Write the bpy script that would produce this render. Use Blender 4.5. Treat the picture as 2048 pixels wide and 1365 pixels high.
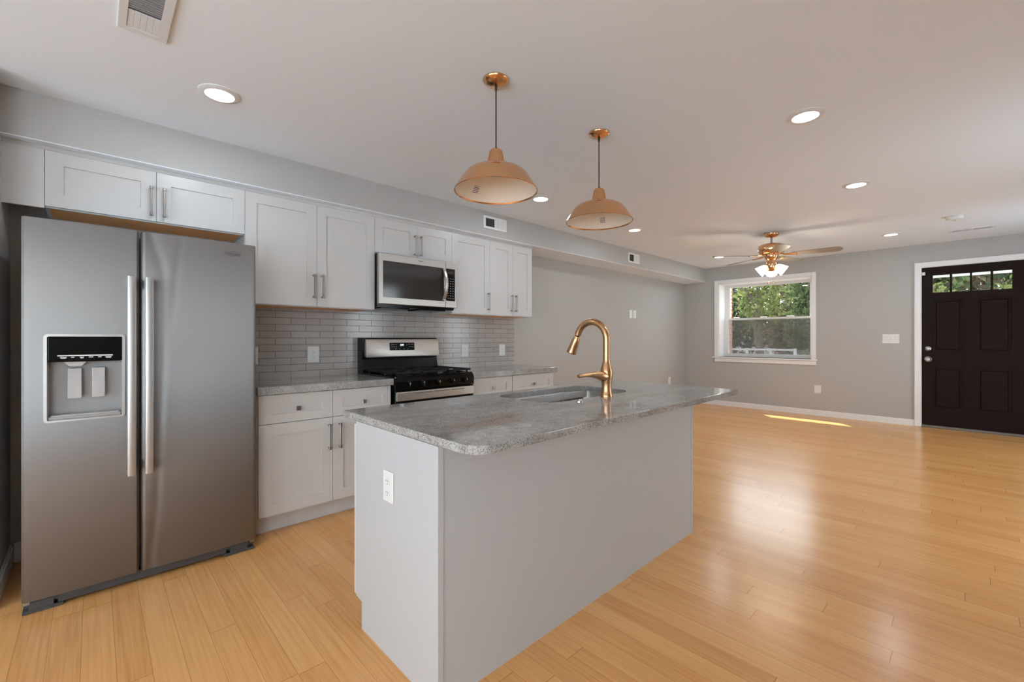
import bpy, bmesh, math, random
from mathutils import Vector, Matrix

for o in list(bpy.data.objects):
    bpy.data.objects.remove(o)
SC = bpy.context.scene
COL = SC.collection
rnd = random.Random(7)
PI = math.pi

# ------------------------------------------------------------------ camera
cd = bpy.data.cameras.new('camera')
cam = bpy.data.objects.new('camera', cd)
COL.objects.link(cam)
cam.location = (0, 0, 1.235)
cam.rotation_euler = (PI / 2, 0, -(PI / 2 - 0.807852))
cd.sensor_width = 36.0
cd.lens = 36.0 * 875.57 / 2048
cd.shift_y = -(682.5 - 677.21) / 2048
cd.clip_start = 0.02
cd.clip_end = 300
SC.camera = cam

# ------------------------------------------------------------------ world, sun, exposure
W = bpy.data.worlds.new('sky')
SC.world = W
W.use_nodes = True
bg = W.node_tree.nodes['Background']
bg.inputs[0].default_value = (0.84, 0.92, 1.0, 1)
bg.inputs[1].default_value = 5.5
sl = bpy.data.lights.new('sun', 'SUN')
sl.energy = 11.0
sl.angle = 0.009
sl.color = (1.0, 0.96, 0.90)
sun = bpy.data.objects.new('sun', sl)
COL.objects.link(sun)
sun.rotation_euler = Vector((-0.45, -0.44, -1.0)).to_track_quat('-Z', 'Y').to_euler()
VS = SC.view_settings
VS.view_transform = 'Standard'
VS.look = 'None'
VS.exposure = 0.53
VS.gamma = 1.0
VS.use_curve_mapping = False
CY = SC.cycles
CY.use_denoising = True
CY.max_bounces = 10
CY.diffuse_bounces = 6
CY.glossy_bounces = 5
CY.transparent_max_bounces = 12
CY.caustics_reflective = False
CY.caustics_refractive = False
CY.sample_clamp_indirect = 4.0
DOWNLIGHT_W = 3.2
FANLIGHT_W = 2.5

# ------------------------------------------------------------------ materials
def lin(r, g, b):
    f = lambda v: (v / 255 / 12.92) if v / 255 <= 0.04045 else ((v / 255 + 0.055) / 1.055) ** 2.4
    return (f(r), f(g), f(b), 1)

class NT:
    def __init__(self, name):
        self.m = bpy.data.materials.new(name)
        self.m.use_nodes = True
        self.t = self.m.node_tree
        self.b = self.t.nodes['Principled BSDF']
        self.out = self.t.nodes['Material Output']
    def n(self, typ, **kw):
        nd = self.t.nodes.new(typ)
        for k, v in kw.items():
            if k.startswith('i_'):
                nd.inputs[k[2:].replace('_', ' ')].default_value = v
            else:
                setattr(nd, k, v)
        return nd
    def l(self, a, b):
        self.t.links.new(a, b)
    def coord(self, scale=(1, 1, 1)):
        tc = self.n('ShaderNodeTexCoord')
        mp = self.n('ShaderNodeMapping')
        mp.inputs['Scale'].default_value = scale
        self.l(tc.outputs['Object'], mp.inputs['Vector'])
        return mp.outputs['Vector']
    def math(self, op, a, b=None, c=None):
        nd = self.n('ShaderNodeMath', operation=op)
        for i, v in enumerate((a, b, c)):
            if v is None:
                continue
            if hasattr(v, 'links'):
                self.l(v, nd.inputs[i])
            else:
                nd.inputs[i].default_value = v
        return nd.outputs[0]
    def ramp(self, fac, stops):
        r = self.n('ShaderNodeValToRGB')
        el = r.color_ramp.elements
        while len(el) < len(stops):
            el.new(0.5)
        for e, (p, c) in zip(el, stops):
            e.position = p
            e.color = c
        self.l(fac, r.inputs[0])
        return r.outputs[0]
    def noise(self, scale, detail=3, vec=None, rough=0.5):
        nd = self.n('ShaderNodeTexNoise')
        nd.inputs['Scale'].default_value = scale
        nd.inputs['Detail'].default_value = detail
        nd.inputs['Roughness'].default_value = rough
        if vec is not None:
            self.l(vec, nd.inputs['Vector'])
        return nd.outputs['Fac']
    def mix(self, fac, a, b):
        nd = self.n('ShaderNodeMix', data_type='RGBA')
        for s, v in ((0, fac), (6, a), (7, b)):
            if hasattr(v, 'links'):
                self.l(v, nd.inputs[s])
            else:
                nd.inputs[s].default_value = v
        return nd.outputs[2]
    def bump(self, h, strength=0.1, dist=0.01):
        nd = self.n('ShaderNodeBump')
        nd.inputs['Strength'].default_value = strength
        nd.inputs['Distance'].default_value = dist
        self.l(h, nd.inputs['Height'])
        self.l(nd.outputs[0], self.b.inputs['Normal'])
    def set(self, **kw):
        for k, v in kw.items():
            s = self.b.inputs[k.replace('_', ' ')]
            if hasattr(v, 'links'):
                self.l(v, s)
            else:
                s.default_value = v
        return self.m

def paint(name, col, rough=0.6, vary=0.02, bump=0.03, scale=60):
    t = NT(name)
    v = t.coord()
    f = t.noise(scale, 2, v)
    c2 = tuple(max(0, x * (1 - vary * 2)) for x in col[:3]) + (1,)
    t.set(Base_Color=t.mix(f, col, c2), Roughness=rough)
    if bump:
        t.bump(f, bump, 0.002)
    return t.m

def metal(name, col, rough=0.3, brush=(1, 1, 1), vary=0.1, aniso=0.0):
    t = NT(name)
    v = t.coord(brush)
    f = t.noise(30, 4, v)
    r = t.math('MULTIPLY_ADD', f, vary, rough - vary / 2)
    t.set(Base_Color=col, Metallic=1.0, Roughness=r, Anisotropic=aniso)
    if aniso:
        tg = t.n('ShaderNodeTangent', direction_type='RADIAL', axis='Z')
        t.l(tg.outputs[0], t.b.inputs['Tangent'])
    return t.m

def emit(name, col, strength):
    t = NT(name)
    t.set(Base_Color=col, Emission_Color=col, Emission_Strength=strength, Roughness=0.4)
    return t.m

M = {}
M['wall'] = paint('gray wall paint', (0.43, 0.415, 0.395, 1), 0.55, 0.015, 0.04, 90)
M['ceiling'] = paint('white ceiling paint', (0.82, 0.87, 0.92, 1), 0.8, 0.01, 0.03, 80)
M['trim'] = paint('white trim paint', (0.78, 0.77, 0.76, 1), 0.35, 0.01, 0, 30)
M['cabinet'] = paint('white cabinet lacquer', (0.57, 0.55, 0.53, 1), 0.32, 0.01, 0, 20)
M['island'] = paint('off white island paint', (0.47, 0.48, 0.49, 1), 0.4, 0.015, 0.02, 70)
M['toe'] = paint('smeared white toe kick paint', (0.62, 0.61, 0.60, 1), 0.45, 0.14, 0.05, 9)
M['plastic'] = paint('white plastic', (0.72, 0.72, 0.71, 1), 0.3, 0.01, 0, 30)
M['slot'] = paint('dark slot', (0.03, 0.03, 0.03, 1), 0.6, 0, 0)
M['brass'] = metal('brushed copper gold', (0.80, 0.47, 0.25, 1), 0.17, (1, 1, 12), 0.08, 0.6)
M['faucet'] = metal('satin rose gold', (0.62, 0.36, 0.19, 1), 0.27, (1, 1, 1), 0.01)
M['shade_in'] = paint('cream shade lining', (0.82, 0.70, 0.56, 1), 0.35, 0.02, 0, 20)
M['steel'] = metal('brushed stainless', (0.228, 0.212, 0.202, 1), 0.42, (0.6, 0.6, 30), 0.10, 0.9)
M['handle'] = metal('pale stainless handle', (0.46, 0.44, 0.42, 1), 0.34, (0.5, 0.5, 30), 0.1, 0.4)
M['steel2'] = metal('light stainless', (0.47, 0.44, 0.41, 1), 0.34, (0.5, 0.5, 30), 0.1, 0.4)
M['nickel'] = metal('brushed nickel', (0.36, 0.335, 0.32, 1), 0.34, (1, 1, 20), 0.1)
M['chrome'] = metal('polished chrome', (0.75, 0.75, 0.74, 1), 0.12, (1, 1, 1), 0.04)
M['black'] = paint('gloss black enamel', (0.003, 0.003, 0.003, 1), 0.14, 0.1, 0, 20)
M['black'].node_tree.nodes['Principled BSDF'].inputs['Specular IOR Level'].default_value = 0.22
M['iron'] = paint('matte cast iron', (0.012, 0.011, 0.011, 1), 0.5, 0.3, 0.2, 200)
M['iron'].node_tree.nodes['Principled BSDF'].inputs['Specular IOR Level'].default_value = 0.25
M['glass_dark'] = paint('dark oven glass', (0.035, 0.030, 0.028, 1), 0.10, 0.1, 0, 20)
M['grille'] = paint('gray plastic grille', (0.055, 0.055, 0.057, 1), 0.5, 0.1, 0.05, 60)
M['recess'] = paint('gray dispenser plastic', (0.33, 0.325, 0.32, 1), 0.35, 0.05, 0, 40)
M['paddle'] = paint('light gray paddle plastic', (0.44, 0.43, 0.42, 1), 0.35, 0.05, 0, 40)
M['cord'] = paint('black cord', (0.03, 0.015, 0.012, 1), 0.6, 0.1, 0, 40)
M['white_mark'] = paint('white print', (0.75, 0.75, 0.75, 1), 0.5, 0, 0)
M['logo'] = paint('dark engraved print', (0.09, 0.085, 0.08, 1), 0.4, 0.1, 0)
M['lens'] = emit('lit downlight lens', (1.0, 0.97, 0.92, 1), 4.0)
M['shade_lit'] = emit('lit frosted glass', (1.0, 0.90, 0.70, 1), 2.2)
M['clock'] = emit('clock digits', (0.7, 0.9, 1.0, 1), 1.6)
M['brick'] = None

def wood_under():
    t = NT('orange birch plywood')
    v = t.coord((2, 30, 30))
    f = t.noise(4, 5, v)
    t.set(Base_Color=t.ramp(f, [(0.3, (0.80, 0.33, 0.07, 1)), (0.7, (0.92, 0.45, 0.12, 1))]), Roughness=0.4)
    return t.m
M['ply'] = wood_under()

def floor_mat():
    t = NT('honey bamboo planks')
    tc = t.n('ShaderNodeTexCoord')
    sp = t.n('ShaderNodeSeparateXYZ')
    t.l(tc.outputs['Object'], sp.inputs[0])
    X, Y = sp.outputs[0], sp.outputs[1]
    PW, PL = 0.0965, 1.45
    xr = t.math('DIVIDE', t.math('ADD', X, 20.01), PW)
    row = t.math('FLOOR', xr)
    wn = t.n('ShaderNodeTexWhiteNoise', noise_dimensions='1D')
    t.l(row, wn.inputs['W'])
    yy = t.math('ADD', t.math('DIVIDE', t.math('ADD', Y, 30.0), PL), t.math('MULTIPLY', wn.outputs['Value'], 7.0))
    idx = t.math('FLOOR', yy)
    cmb = t.n('ShaderNodeCombineXYZ')
    t.l(row, cmb.inputs[0]); t.l(idx, cmb.inputs[1])
    wn2 = t.n('ShaderNodeTexWhiteNoise', noise_dimensions='2D')
    t.l(cmb.outputs[0], wn2.inputs['Vector'])
    # strand grain stretched along the plank, shifted per plank
    cg = t.n('ShaderNodeCombineXYZ')
    t.l(t.math('MULTIPLY', X, 95.0), cg.inputs[0])
    t.l(t.math('MULTIPLY', Y, 2.6), cg.inputs[1])
    t.l(t.math('MULTIPLY', wn2.outputs['Value'], 40.0), cg.inputs[2])
    g1 = t.noise(1.0, 5, cg.outputs[0], 0.6)
    cg2 = t.n('ShaderNodeCombineXYZ')
    t.l(t.math('MULTIPLY', X, 16.0), cg2.inputs[0])
    t.l(t.math('MULTIPLY', Y, 0.9), cg2.inputs[1])
    t.l(t.math('MULTIPLY', wn2.outputs['Value'], 25.0), cg2.inputs[2])
    g2 = t.noise(1.0, 3, cg2.outputs[0], 0.5)
    fac = t.math('ADD', t.math('MULTIPLY', g1, 0.50), t.math('ADD', t.math('MULTIPLY', g2, 0.14), t.math('MULTIPLY_ADD', wn2.outputs['Value'], 0.16, 0.10)))
    col = t.ramp(fac, [(0.22, (0.47, 0.20, 0.056, 1)), (0.42, (0.66, 0.32, 0.108, 1)), (0.56, (0.73, 0.38, 0.138, 1)), (0.80, (0.80, 0.46, 0.19, 1))])
    fx = t.math('FRACT', xr); fy = t.math('FRACT', yy)
    ex = t.math('MINIMUM', fx, t.math('SUBTRACT', 1.0, fx))
    ey = t.math('MINIMUM', fy, t.math('SUBTRACT', 1.0, fy))
    sx = t.math('LESS_THAN', ex, 0.009)
    sy = t.math('LESS_THAN', ey, 0.0011)
    seam = t.math('MAXIMUM', sx, sy)
    sf = t.math('MULTIPLY', seam, 0.55)
    col = t.mix(sf, col, (0.22, 0.085, 0.025, 1))
    t.set(Base_Color=col, Roughness=t.math('MULTIPLY_ADD', g1, 0.08, 0.19))
    t.b.inputs['Specular IOR Level'].default_value = 0.5
    t.bump(t.math('SUBTRACT', t.math('MULTIPLY', g1, 0.15), seam), 0.12, 0.001)
    return t.m
M['floor'] = floor_mat()

def granite():
    t = NT('gray speckled granite')
    v = t.coord()
    big = t.noise(2.2, 4, t.coord((1.0, 2.6, 1.0)), 0.6)
    mid = t.noise(26, 4, v, 0.7)
    vo = t.n('ShaderNodeTexVoronoi', feature='F1')
    vo.inputs['Scale'].default_value = 190
    t.l(v, vo.inputs['Vector'])
    fine = t.noise(210, 3, v, 0.6)
    base = t.ramp(t.math('ADD', t.math('MULTIPLY', big, 0.6), t.math('MULTIPLY', mid, 0.4)),
                  [(0.36, (0.22, 0.212, 0.205, 1)), (0.50, (0.355, 0.345, 0.332, 1)), (0.64, (0.48, 0.47, 0.455, 1))])
    spk = t.ramp(fine, [(0.40, (1, 1, 1, 1)), (0.47, (0, 0, 0, 1))])
    col = t.mix(t.math('MULTIPLY', spk, 0.8), base, (0.10, 0.095, 0.09, 1))
    lt = t.ramp(fine, [(0.60, (0, 0, 0, 1)), (0.70, (1, 1, 1, 1))])
    col = t.mix(t.math('MULTIPLY', lt, 0.45), col, (0.72, 0.71, 0.69, 1))
    t.set(Base_Color=col, Roughness=0.055)
    t.b.inputs['Specular IOR Level'].default_value = 0.55
    return t.m
M['granite'] = granite()

def tile_mat():
    t = NT('taupe glazed wall tile')
    tc = t.n('ShaderNodeTexCoord')
    sp = t.n('ShaderNodeSeparateXYZ')
    t.l(tc.outputs['Object'], sp.inputs[0])
    cmb = t.n('ShaderNodeCombineXYZ')
    t.l(t.math('ADD', sp.outputs[0], 0.219 * 20 - 0.995), cmb.inputs[0])
    t.l(t.math('SUBTRACT', sp.outputs[2], 0.930), cmb.inputs[1])
    br = t.n('ShaderNodeTexBrick', offset=0.5, offset_frequency=2)
    t.l(cmb.outputs[0], br.inputs['Vector'])
    br.inputs['Scale'].default_value = 1.0
    br.inputs['Brick Width'].default_value = 0.219
    br.inputs['Row Height'].default_value = 0.0515
    br.inputs['Mortar Size'].default_value = 0.0016
    br.inputs['Mortar Smooth'].default_value = 0.1
    br.inputs['Bias'].default_value = 0.0
    br.inputs['Color1'].default_value = (0.41, 0.38, 0.355, 1)
    br.inputs['Color2'].default_value = (0.46, 0.43, 0.405, 1)
    br.inputs['Mortar'].default_value = (0.05, 0.043, 0.04, 1)
    n = t.noise(7, 3, t.coord((1, 1, 4)))
    col = t.mix(t.math('MULTIPLY', n, 0.25), br.outputs['Color'], (0.33, 0.305, 0.285, 1))
    t.set(Base_Color=col, Roughness=t.math('MULTIPLY_ADD', br.outputs['Fac'], 0.5, 0.14))
    h = t.math('ADD', t.math('MULTIPLY', br.outputs['Fac'], -1.0), t.math('MULTIPLY', n, 0.5))
    t.bump(h, 0.25, 0.002)
    return t.m
M['tile'] = tile_mat()

def door_wood():
    t = NT('dark espresso stained wood')
    v = t.coord((30, 30, 2))
    f = t.noise(3, 5, v)
    t.set(Base_Color=t.ramp(f, [(0.3, (0.0080, 0.0030, 0.0018, 1)), (0.7, (0.0150, 0.0062, 0.0038, 1))]), Roughness=0.5)
    t.b.inputs['Specular IOR Level'].default_value = 0.12
    return t.m
M['door'] = door_wood()

def brick_mat():
    t = NT('red brick')
    tc = t.n('ShaderNodeTexCoord')
    sp = t.n('ShaderNodeSeparateXYZ')
    t.l(tc.outputs['Object'], sp.inputs[0])
    cmb = t.n('ShaderNodeCombineXYZ')
    t.l(t.math('ADD', sp.outputs[0], sp.outputs[1]), cmb.inputs[0])
    t.l(sp.outputs[2], cmb.inputs[1])
    br = t.n('ShaderNodeTexBrick')
    t.l(cmb.outputs[0], br.inputs['Vector'])
    br.inputs['Scale'].default_value = 1.0
    br.inputs['Brick Width'].default_value = 0.21
    br.inputs['Row Height'].default_value = 0.07
    br.inputs['Mortar Size'].default_value = 0.008
    br.inputs['Color1'].default_value = (0.30, 0.10, 0.06, 1)
    br.inputs['Color2'].default_value = (0.40, 0.16, 0.09, 1)
    br.inputs['Mortar'].default_value = (0.40, 0.36, 0.32, 1)
    t.set(Base_Color=br.outputs['Color'], Roughness=0.85)
    return t.m
M['brick'] = brick_mat()

def glass_mat(name, tint=(1, 1, 1, 1), refl=0.06):
    t = NT(name)
    tr = t.n('ShaderNodeBsdfTransparent')
    tr.inputs[0].default_value = tint
    gl = t.n('ShaderNodeBsdfGlossy')
    gl.inputs['Roughness'].default_value = 0.02
    fr = t.n('ShaderNodeFresnel')
    mx = t.n('ShaderNodeMixShader')
    ge = t.n('ShaderNodeNewGeometry')
    t.l(t.math('MULTIPLY', fr.outputs[0], t.math('SUBTRACT', 1.0, ge.outputs['Backfacing'])), mx.inputs[0])
    t.l(tr.outputs[0], mx.inputs[1])
    t.l(gl.outputs[0], mx.inputs[2])
    t.l(mx.outputs[0], t.out.inputs['Surface'])
    return t.m
M['pane'] = glass_mat('window glass', (0.97, 0.98, 0.97, 1))

def screen_mat():
    t = NT('gray insect mesh')
    tr = t.n('ShaderNodeBsdfTransparent')
    df = t.n('ShaderNodeBsdfDiffuse')
    df.inputs[0].default_value = (0.20, 0.19, 0.19, 1)
    mx = t.n('ShaderNodeMixShader')
    mx.inputs[0].default_value = 0.42
    t.l(tr.outputs[0], mx.inputs[1])
    t.l(df.outputs[0], mx.inputs[2])
    t.l(mx.outputs[0], t.out.inputs['Surface'])
    return t.m
M['screen'] = screen_mat()

def leaf_mat(name, c1, c2):
    t = NT(name)
    f = t.noise(2.2, 4, t.coord(), 0.7)
    col = t.ramp(f, [(0.35, c1), (0.65, c2)])
    df = t.n('ShaderNodeBsdfDiffuse')
    tl = t.n('ShaderNodeBsdfTranslucent')
    mx = t.n('ShaderNodeMixShader')
    mx.inputs[0].default_value = 0.42
    t.l(col, df.inputs[0]); t.l(col, tl.inputs[0])
    t.l(df.outputs[0], mx.inputs[1]); t.l(tl.outputs[0], mx.inputs[2])
    t.l(mx.outputs[0], t.out.inputs['Surface'])
    return t.m
M['leaf_a'] = leaf_mat('mid green leaves', (0.035, 0.055, 0.022, 1), (0.10, 0.12, 0.055, 1))
M['leaf_b'] = leaf_mat('dark green leaves', (0.018, 0.032, 0.017, 1), (0.055, 0.075, 0.038, 1))
M['leaf_c'] = leaf_mat('yellow green leaves', (0.05, 0.062, 0.020, 1), (0.125, 0.14, 0.05, 1))
M['leaf_d'] = leaf_mat('dry brown green leaves', (0.065, 0.052, 0.03, 1), (0.15, 0.125, 0.075, 1))
M['bark'] = paint('gray bark', (0.10, 0.075, 0.055, 1), 0.9, 0.3, 0.4, 12)
M['soil'] = paint('street and grass ground', (0.22, 0.21, 0.18, 1), 0.9, 0.3, 0.1, 3)
M['rail'] = paint('weathered rail paint', (0.30, 0.29, 0.28, 1), 0.7, 0.1, 0.05, 12)
M['pale'] = paint('pale painted masonry', (0.36, 0.29, 0.26, 1), 0.7, 0.05, 0.05, 12)
M['patio'] = paint('cool pale bounce ground', (0.66, 0.78, 0.92, 1), 0.9, 0.05, 0.05, 4)  # tinted cool and pale so its bounce lifts and neutralises the ceiling
M['porch'] = paint('gray brown porch boards', (0.20, 0.17, 0.15, 1), 0.7, 0.1, 0.05, 9)

# ------------------------------------------------------------------ mesh building
def origin_of(o):
    v = Vector((0, 0, 0))
    while o is not None:
        v += Vector(o.location)
        o = o.parent
    return v

class MB:
    def __init__(self):
        self.bm = bmesh.new()
    def _add(self, tmp):
        me = bpy.data.meshes.new('tmp')
        tmp.to_mesh(me)
        tmp.free()
        self.bm.from_mesh(me)
        bpy.data.meshes.remove(me)
    def box(self, x0, x1, y0, y1, z0, z1, bev=0.0, seg=1):
        t = bmesh.new()
        bmesh.ops.create_cube(t, size=1)
        for v in t.verts:
            v.co = Vector(((x0 + x1) / 2 + v.co.x * (x1 - x0), (y0 + y1) / 2 + v.co.y * (y1 - y0), (z0 + z1) / 2 + v.co.z * (z1 - z0)))
        if bev:
            bmesh.ops.bevel(t, geom=t.edges[:], offset=bev, segments=seg, affect='EDGES', profile=0.5)
        self._add(t)
        return self
    def lathe(self, prof, c=(0, 0, 0), n=32, axis=Vector((0, 0, 1)), closed=False):
        # prof: list of (radius, height) along axis
        t = bmesh.new()
        ax = Vector(axis).normalized()
        u = ax.orthogonal().normalized()
        w = ax.cross(u)
        rings = []
        for r, h in prof:
            p = Vector(c) + ax * h
            if r < 1e-6:
                rings.append([t.verts.new(p)])
            else:
                rings.append([t.verts.new(p + (u * math.cos(2 * PI * i / n) + w * math.sin(2 * PI * i / n)) * r) for i in range(n)])
        for a, b in zip(rings, rings[1:]):
            for i in range(n):
                j = (i + 1) % n
                if len(a) == 1 and len(b) == 1:
                    continue
                if len(a) == 1:
                    t.faces.new((a[0], b[j], b[i]))
                elif len(b) == 1:
                    t.faces.new((a[i], a[j], b[0]))
                else:
                    t.faces.new((a[i], a[j], b[j], b[i]))
        if not closed:
            for r in (rings[0], rings[-1]):
                if len(r) > 2:
                    try:
                        t.faces.new(r)
                    except ValueError:
                        pass
        bmesh.ops.recalc_face_normals(t, faces=t.faces[:])
        self._add(t)
        return self
    def cyl(self, c, r, h, axis=(0, 0, 1), n=28, r2=None):
        return self.lathe([(r, 0), (r if r2 is None else r2, h)], c, n, Vector(axis))
    def tube(self, pts, rad, n=14):
        t = bmesh.new()
        pts = [Vector(p) for p in pts]
        if not isinstance(rad, (list, tuple)):
            rad = [rad] * len(pts)
        prev = None
        rings = []
        for i, p in enumerate(pts):
            d = (pts[min(i + 1, len(pts) - 1)] - pts[max(i - 1, 0)]).normalized()
            if prev is None:
                u = d.orthogonal().normalized()
            else:
                u = (prev - d * prev.dot(d)).normalized()
            prev = u
            w = d.cross(u)
            rings.append([t.verts.new(p + (u * math.cos(2 * PI * k / n) + w * math.sin(2 * PI * k / n)) * rad[i]) for k in range(n)])
        for a, b in zip(rings, rings[1:]):
            for i in range(n):
                j = (i + 1) % n
                t.faces.new((a[i], a[j], b[j], b[i]))
        t.faces.new(rings[0]); t.faces.new(rings[-1])
        bmesh.ops.recalc_face_normals(t, faces=t.faces[:])
        self._add(t)
        return self
    def prism(self, poly, d0, d1, plane='xy', bev=0.0, seg=2):
        # poly: 2-D outline, extruded from d0 to d1 along the third axis
        t = bmesh.new()
        def P(a, b, d):
            return {'xy': (a, b, d), 'xz': (a, d, b), 'yz': (d, a, b)}[plane]
        A = [t.verts.new(P(a, b, d0)) for a, b in poly]
        B = [t.verts.new(P(a, b, d1)) for a, b in poly]
        fa = t.faces.new(A); fb = t.faces.new(B)
        n = len(poly)
        for i in range(n):
            t.faces.new((A[i], A[(i + 1) % n], B[(i + 1) % n], B[i]))
        bmesh.ops.recalc_face_normals(t, faces=t.faces[:])
        if bev:
            es = list(set(fa.edges[:] + fb.edges[:]))
            bmesh.ops.bevel(t, geom=es, offset=bev, segments=seg, affect='EDGES', profile=0.5)
        self._add(t)
        return self
    def ring_prism(self, outer, inner, d0, d1, plane='xy', bev=0.0):
        # a slab with one hole; outer and inner have the same number of points
        t = bmesh.new()
        def P(a, b, d):
            return {'xy': (a, b, d), 'xz': (a, d, b), 'yz': (d, a, b)}[plane]
        n = len(outer)
        R = [[t.verts.new(P(a, b, d)) for a, b in pl] for pl, d in ((outer, d0), (outer, d1), (inner, d1), (inner, d0))]
        for k in range(4):
            a, b = R[k], R[(k + 1) % 4]
            for i in range(n):
                j = (i + 1) % n
                t.faces.new((a[i], a[j], b[j], b[i]))
        bmesh.ops.recalc_face_normals(t, faces=t.faces[:])
        if bev:
            es = [e for e in t.edges if all(v in set(R[0] + R[1]) for v in e.verts) and any(e.verts[0] in r and e.verts[1] in r for r in (R[0], R[1]))]
            bmesh.ops.bevel(t, geom=es, offset=bev, segments=2, affect='EDGES', profile=0.5)
        self._add(t)
        return self
    def quad(self, a, b, c, d):
        vs = [self.bm.verts.new(p) for p in (a, b, c, d)]
        self.bm.faces.new(vs)
        return self
    def build(self, name, mat, parent=None, smooth=False, sharp=35):
        off = origin_of(parent)
        for v in self.bm.verts:
            v.co -= off
        me = bpy.data.meshes.new(name)
        self.bm.to_mesh(me)
        self.bm.free()
        me.materials.append(mat)
        if smooth:
            for p in me.polygons:
                p.use_smooth = True
            me.set_sharp_from_angle(angle=math.radians(sharp))
        o = bpy.data.objects.new(name, me)
        COL.objects.link(o)
        if parent is not None:
            o.parent = parent
        return o

def thing(name, label, cat, loc=(0, 0, 0), group=None):
    o = bpy.data.objects.new(name, None)
    o.empty_display_size = 0.05
    COL.objects.link(o)
    o.location = loc
    return tag(o, label, cat, group)

def tag(o, label, cat, group=None):
    o['label'] = label
    o['category'] = cat
    if group:
        o['group'] = group
    return o

def struct(o):
    o['kind'] = 'structure'
    return o

def copy_tree(o, loc, label, group=None):
    def rec(src, parent):
        c = src.copy()
        COL.objects.link(c)
        c.parent = parent
        for ch in src.children:
            rec(ch, c)
        return c
    r = rec(o, None)
    r.location = loc
    r['label'] = label
    if group:
        r['group'] = group
    return r

def rrect(x0, x1, y0, y1, r, n=6):
    if not isinstance(r, (list, tuple)):
        r = [r] * 4
    out = []
    for (cx, cy, a0, rr) in ((x1, y1, 0, r[0]), (x0, y1, 90, r[1]), (x0, y0, 180, r[2]), (x1, y0, 270, r[3])):
        sx = -1 if cx == x1 else 1
        sy = -1 if cy == y1 else 1
        for i in range(n + 1):
            a = math.radians(a0 + 90 * i / n)
            out.append((cx + sx * rr + rr * math.cos(a), cy + sy * rr + rr * math.sin(a)))
    return out

def text_mesh(s, size, mat, name, parent, pos, facing='-y', shear=0.0, sx=1.0, depth=0.0006):
    cu = bpy.data.curves.new('txt', 'FONT')
    cu.body = s
    cu.size = size
    cu.shear = shear
    cu.extrude = depth
    cu.align_x = 'CENTER'
    cu.align_y = 'CENTER'
    o = bpy.data.objects.new('txt', cu)
    COL.objects.link(o)
    bpy.context.view_layer.update()
    dg = bpy.context.evaluated_depsgraph_get()
    me = bpy.data.meshes.new_from_object(o.evaluated_get(dg))
    bpy.data.objects.remove(o)
    bpy.data.curves.remove(cu)
    off = origin_of(parent)
    for v in me.vertices:
        x, y, z = v.co
        x *= sx
        if facing == '-y':
            v.co = Vector((pos[0] + x, pos[1] - z, pos[2] + y)) - off
        elif facing == '-x':
            v.co = Vector((pos[0] - z, pos[1] - x, pos[2] + y)) - off
    me.name = name
    me.materials.clear()
    me.materials.append(mat)
    t = bpy.data.objects.new(name, me)
    COL.objects.link(t)
    t.parent = parent
    return t

# ------------------------------------------------------------------ room shell
XF, YB, YR, XR = 7.90, 3.64, -1.45, -3.2      # far wall, kitchen wall, camera-side wall, rear wall
ZC, ZS, YS = 2.474, 2.236, 3.253              # ceiling, soffit underside, soffit face
ZF = 0.07                                     # the old floor climbs a little towards the street
WT = 0.30

m = MB()
xs = [(XR, 0.0), (3.5, 0.0), (XF + WT, ZF * (XF + WT - 3.5) / (XF - 3.5))]
for (xa, za), (xb, zb) in zip(xs, xs[1:]):
    m.quad((xa, YR, za), (xb, YR, zb), (xb, YB, zb), (xa, YB, za))
for (xa, za), (xb, zb) in zip(xs, xs[1:]):
    m.quad((xa, YR, -0.12), (xa, YB, -0.12), (xb, YB, -0.12), (xb, YR, -0.12))
struct(m.build('floor', M['floor']))

m = MB().box(XR - 0.2, XF + WT, YR - 0.2, YB + 0.2, ZC, ZC + 0.12)
struct(m.build('ceiling', M['ceiling']))

m = MB().box(XR, XF, YB, YB + 0.15, -0.12, ZC)
struct(m.build('wall_back', M['wall']))

# far wall with a window and a door opening
wy0, wy1, wz0, wz1 = 1.662, 3.036, 0.915, 2.185
dy0, dy1, dz1 = -0.457, 0.442, 2.164
m = MB()
m.box(XF, XF + WT, wy1, YB, 0, ZC)
m.box(XF, XF + WT, wy0, wy1, 0, wz0)
m.box(XF, XF + WT, wy0, wy1, wz1, ZC)
m.box(XF, XF + WT, dy1 + 0.02, wy0, 0, ZC)
m.box(XF, XF + WT, dy0 - 0.02, dy1 + 0.02, dz1 + 0.02, ZC)
m.box(XF, XF + WT, YR, dy0 - 0.02, 0, ZC)
struct(m.build('wall_far', M['wall']))

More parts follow.
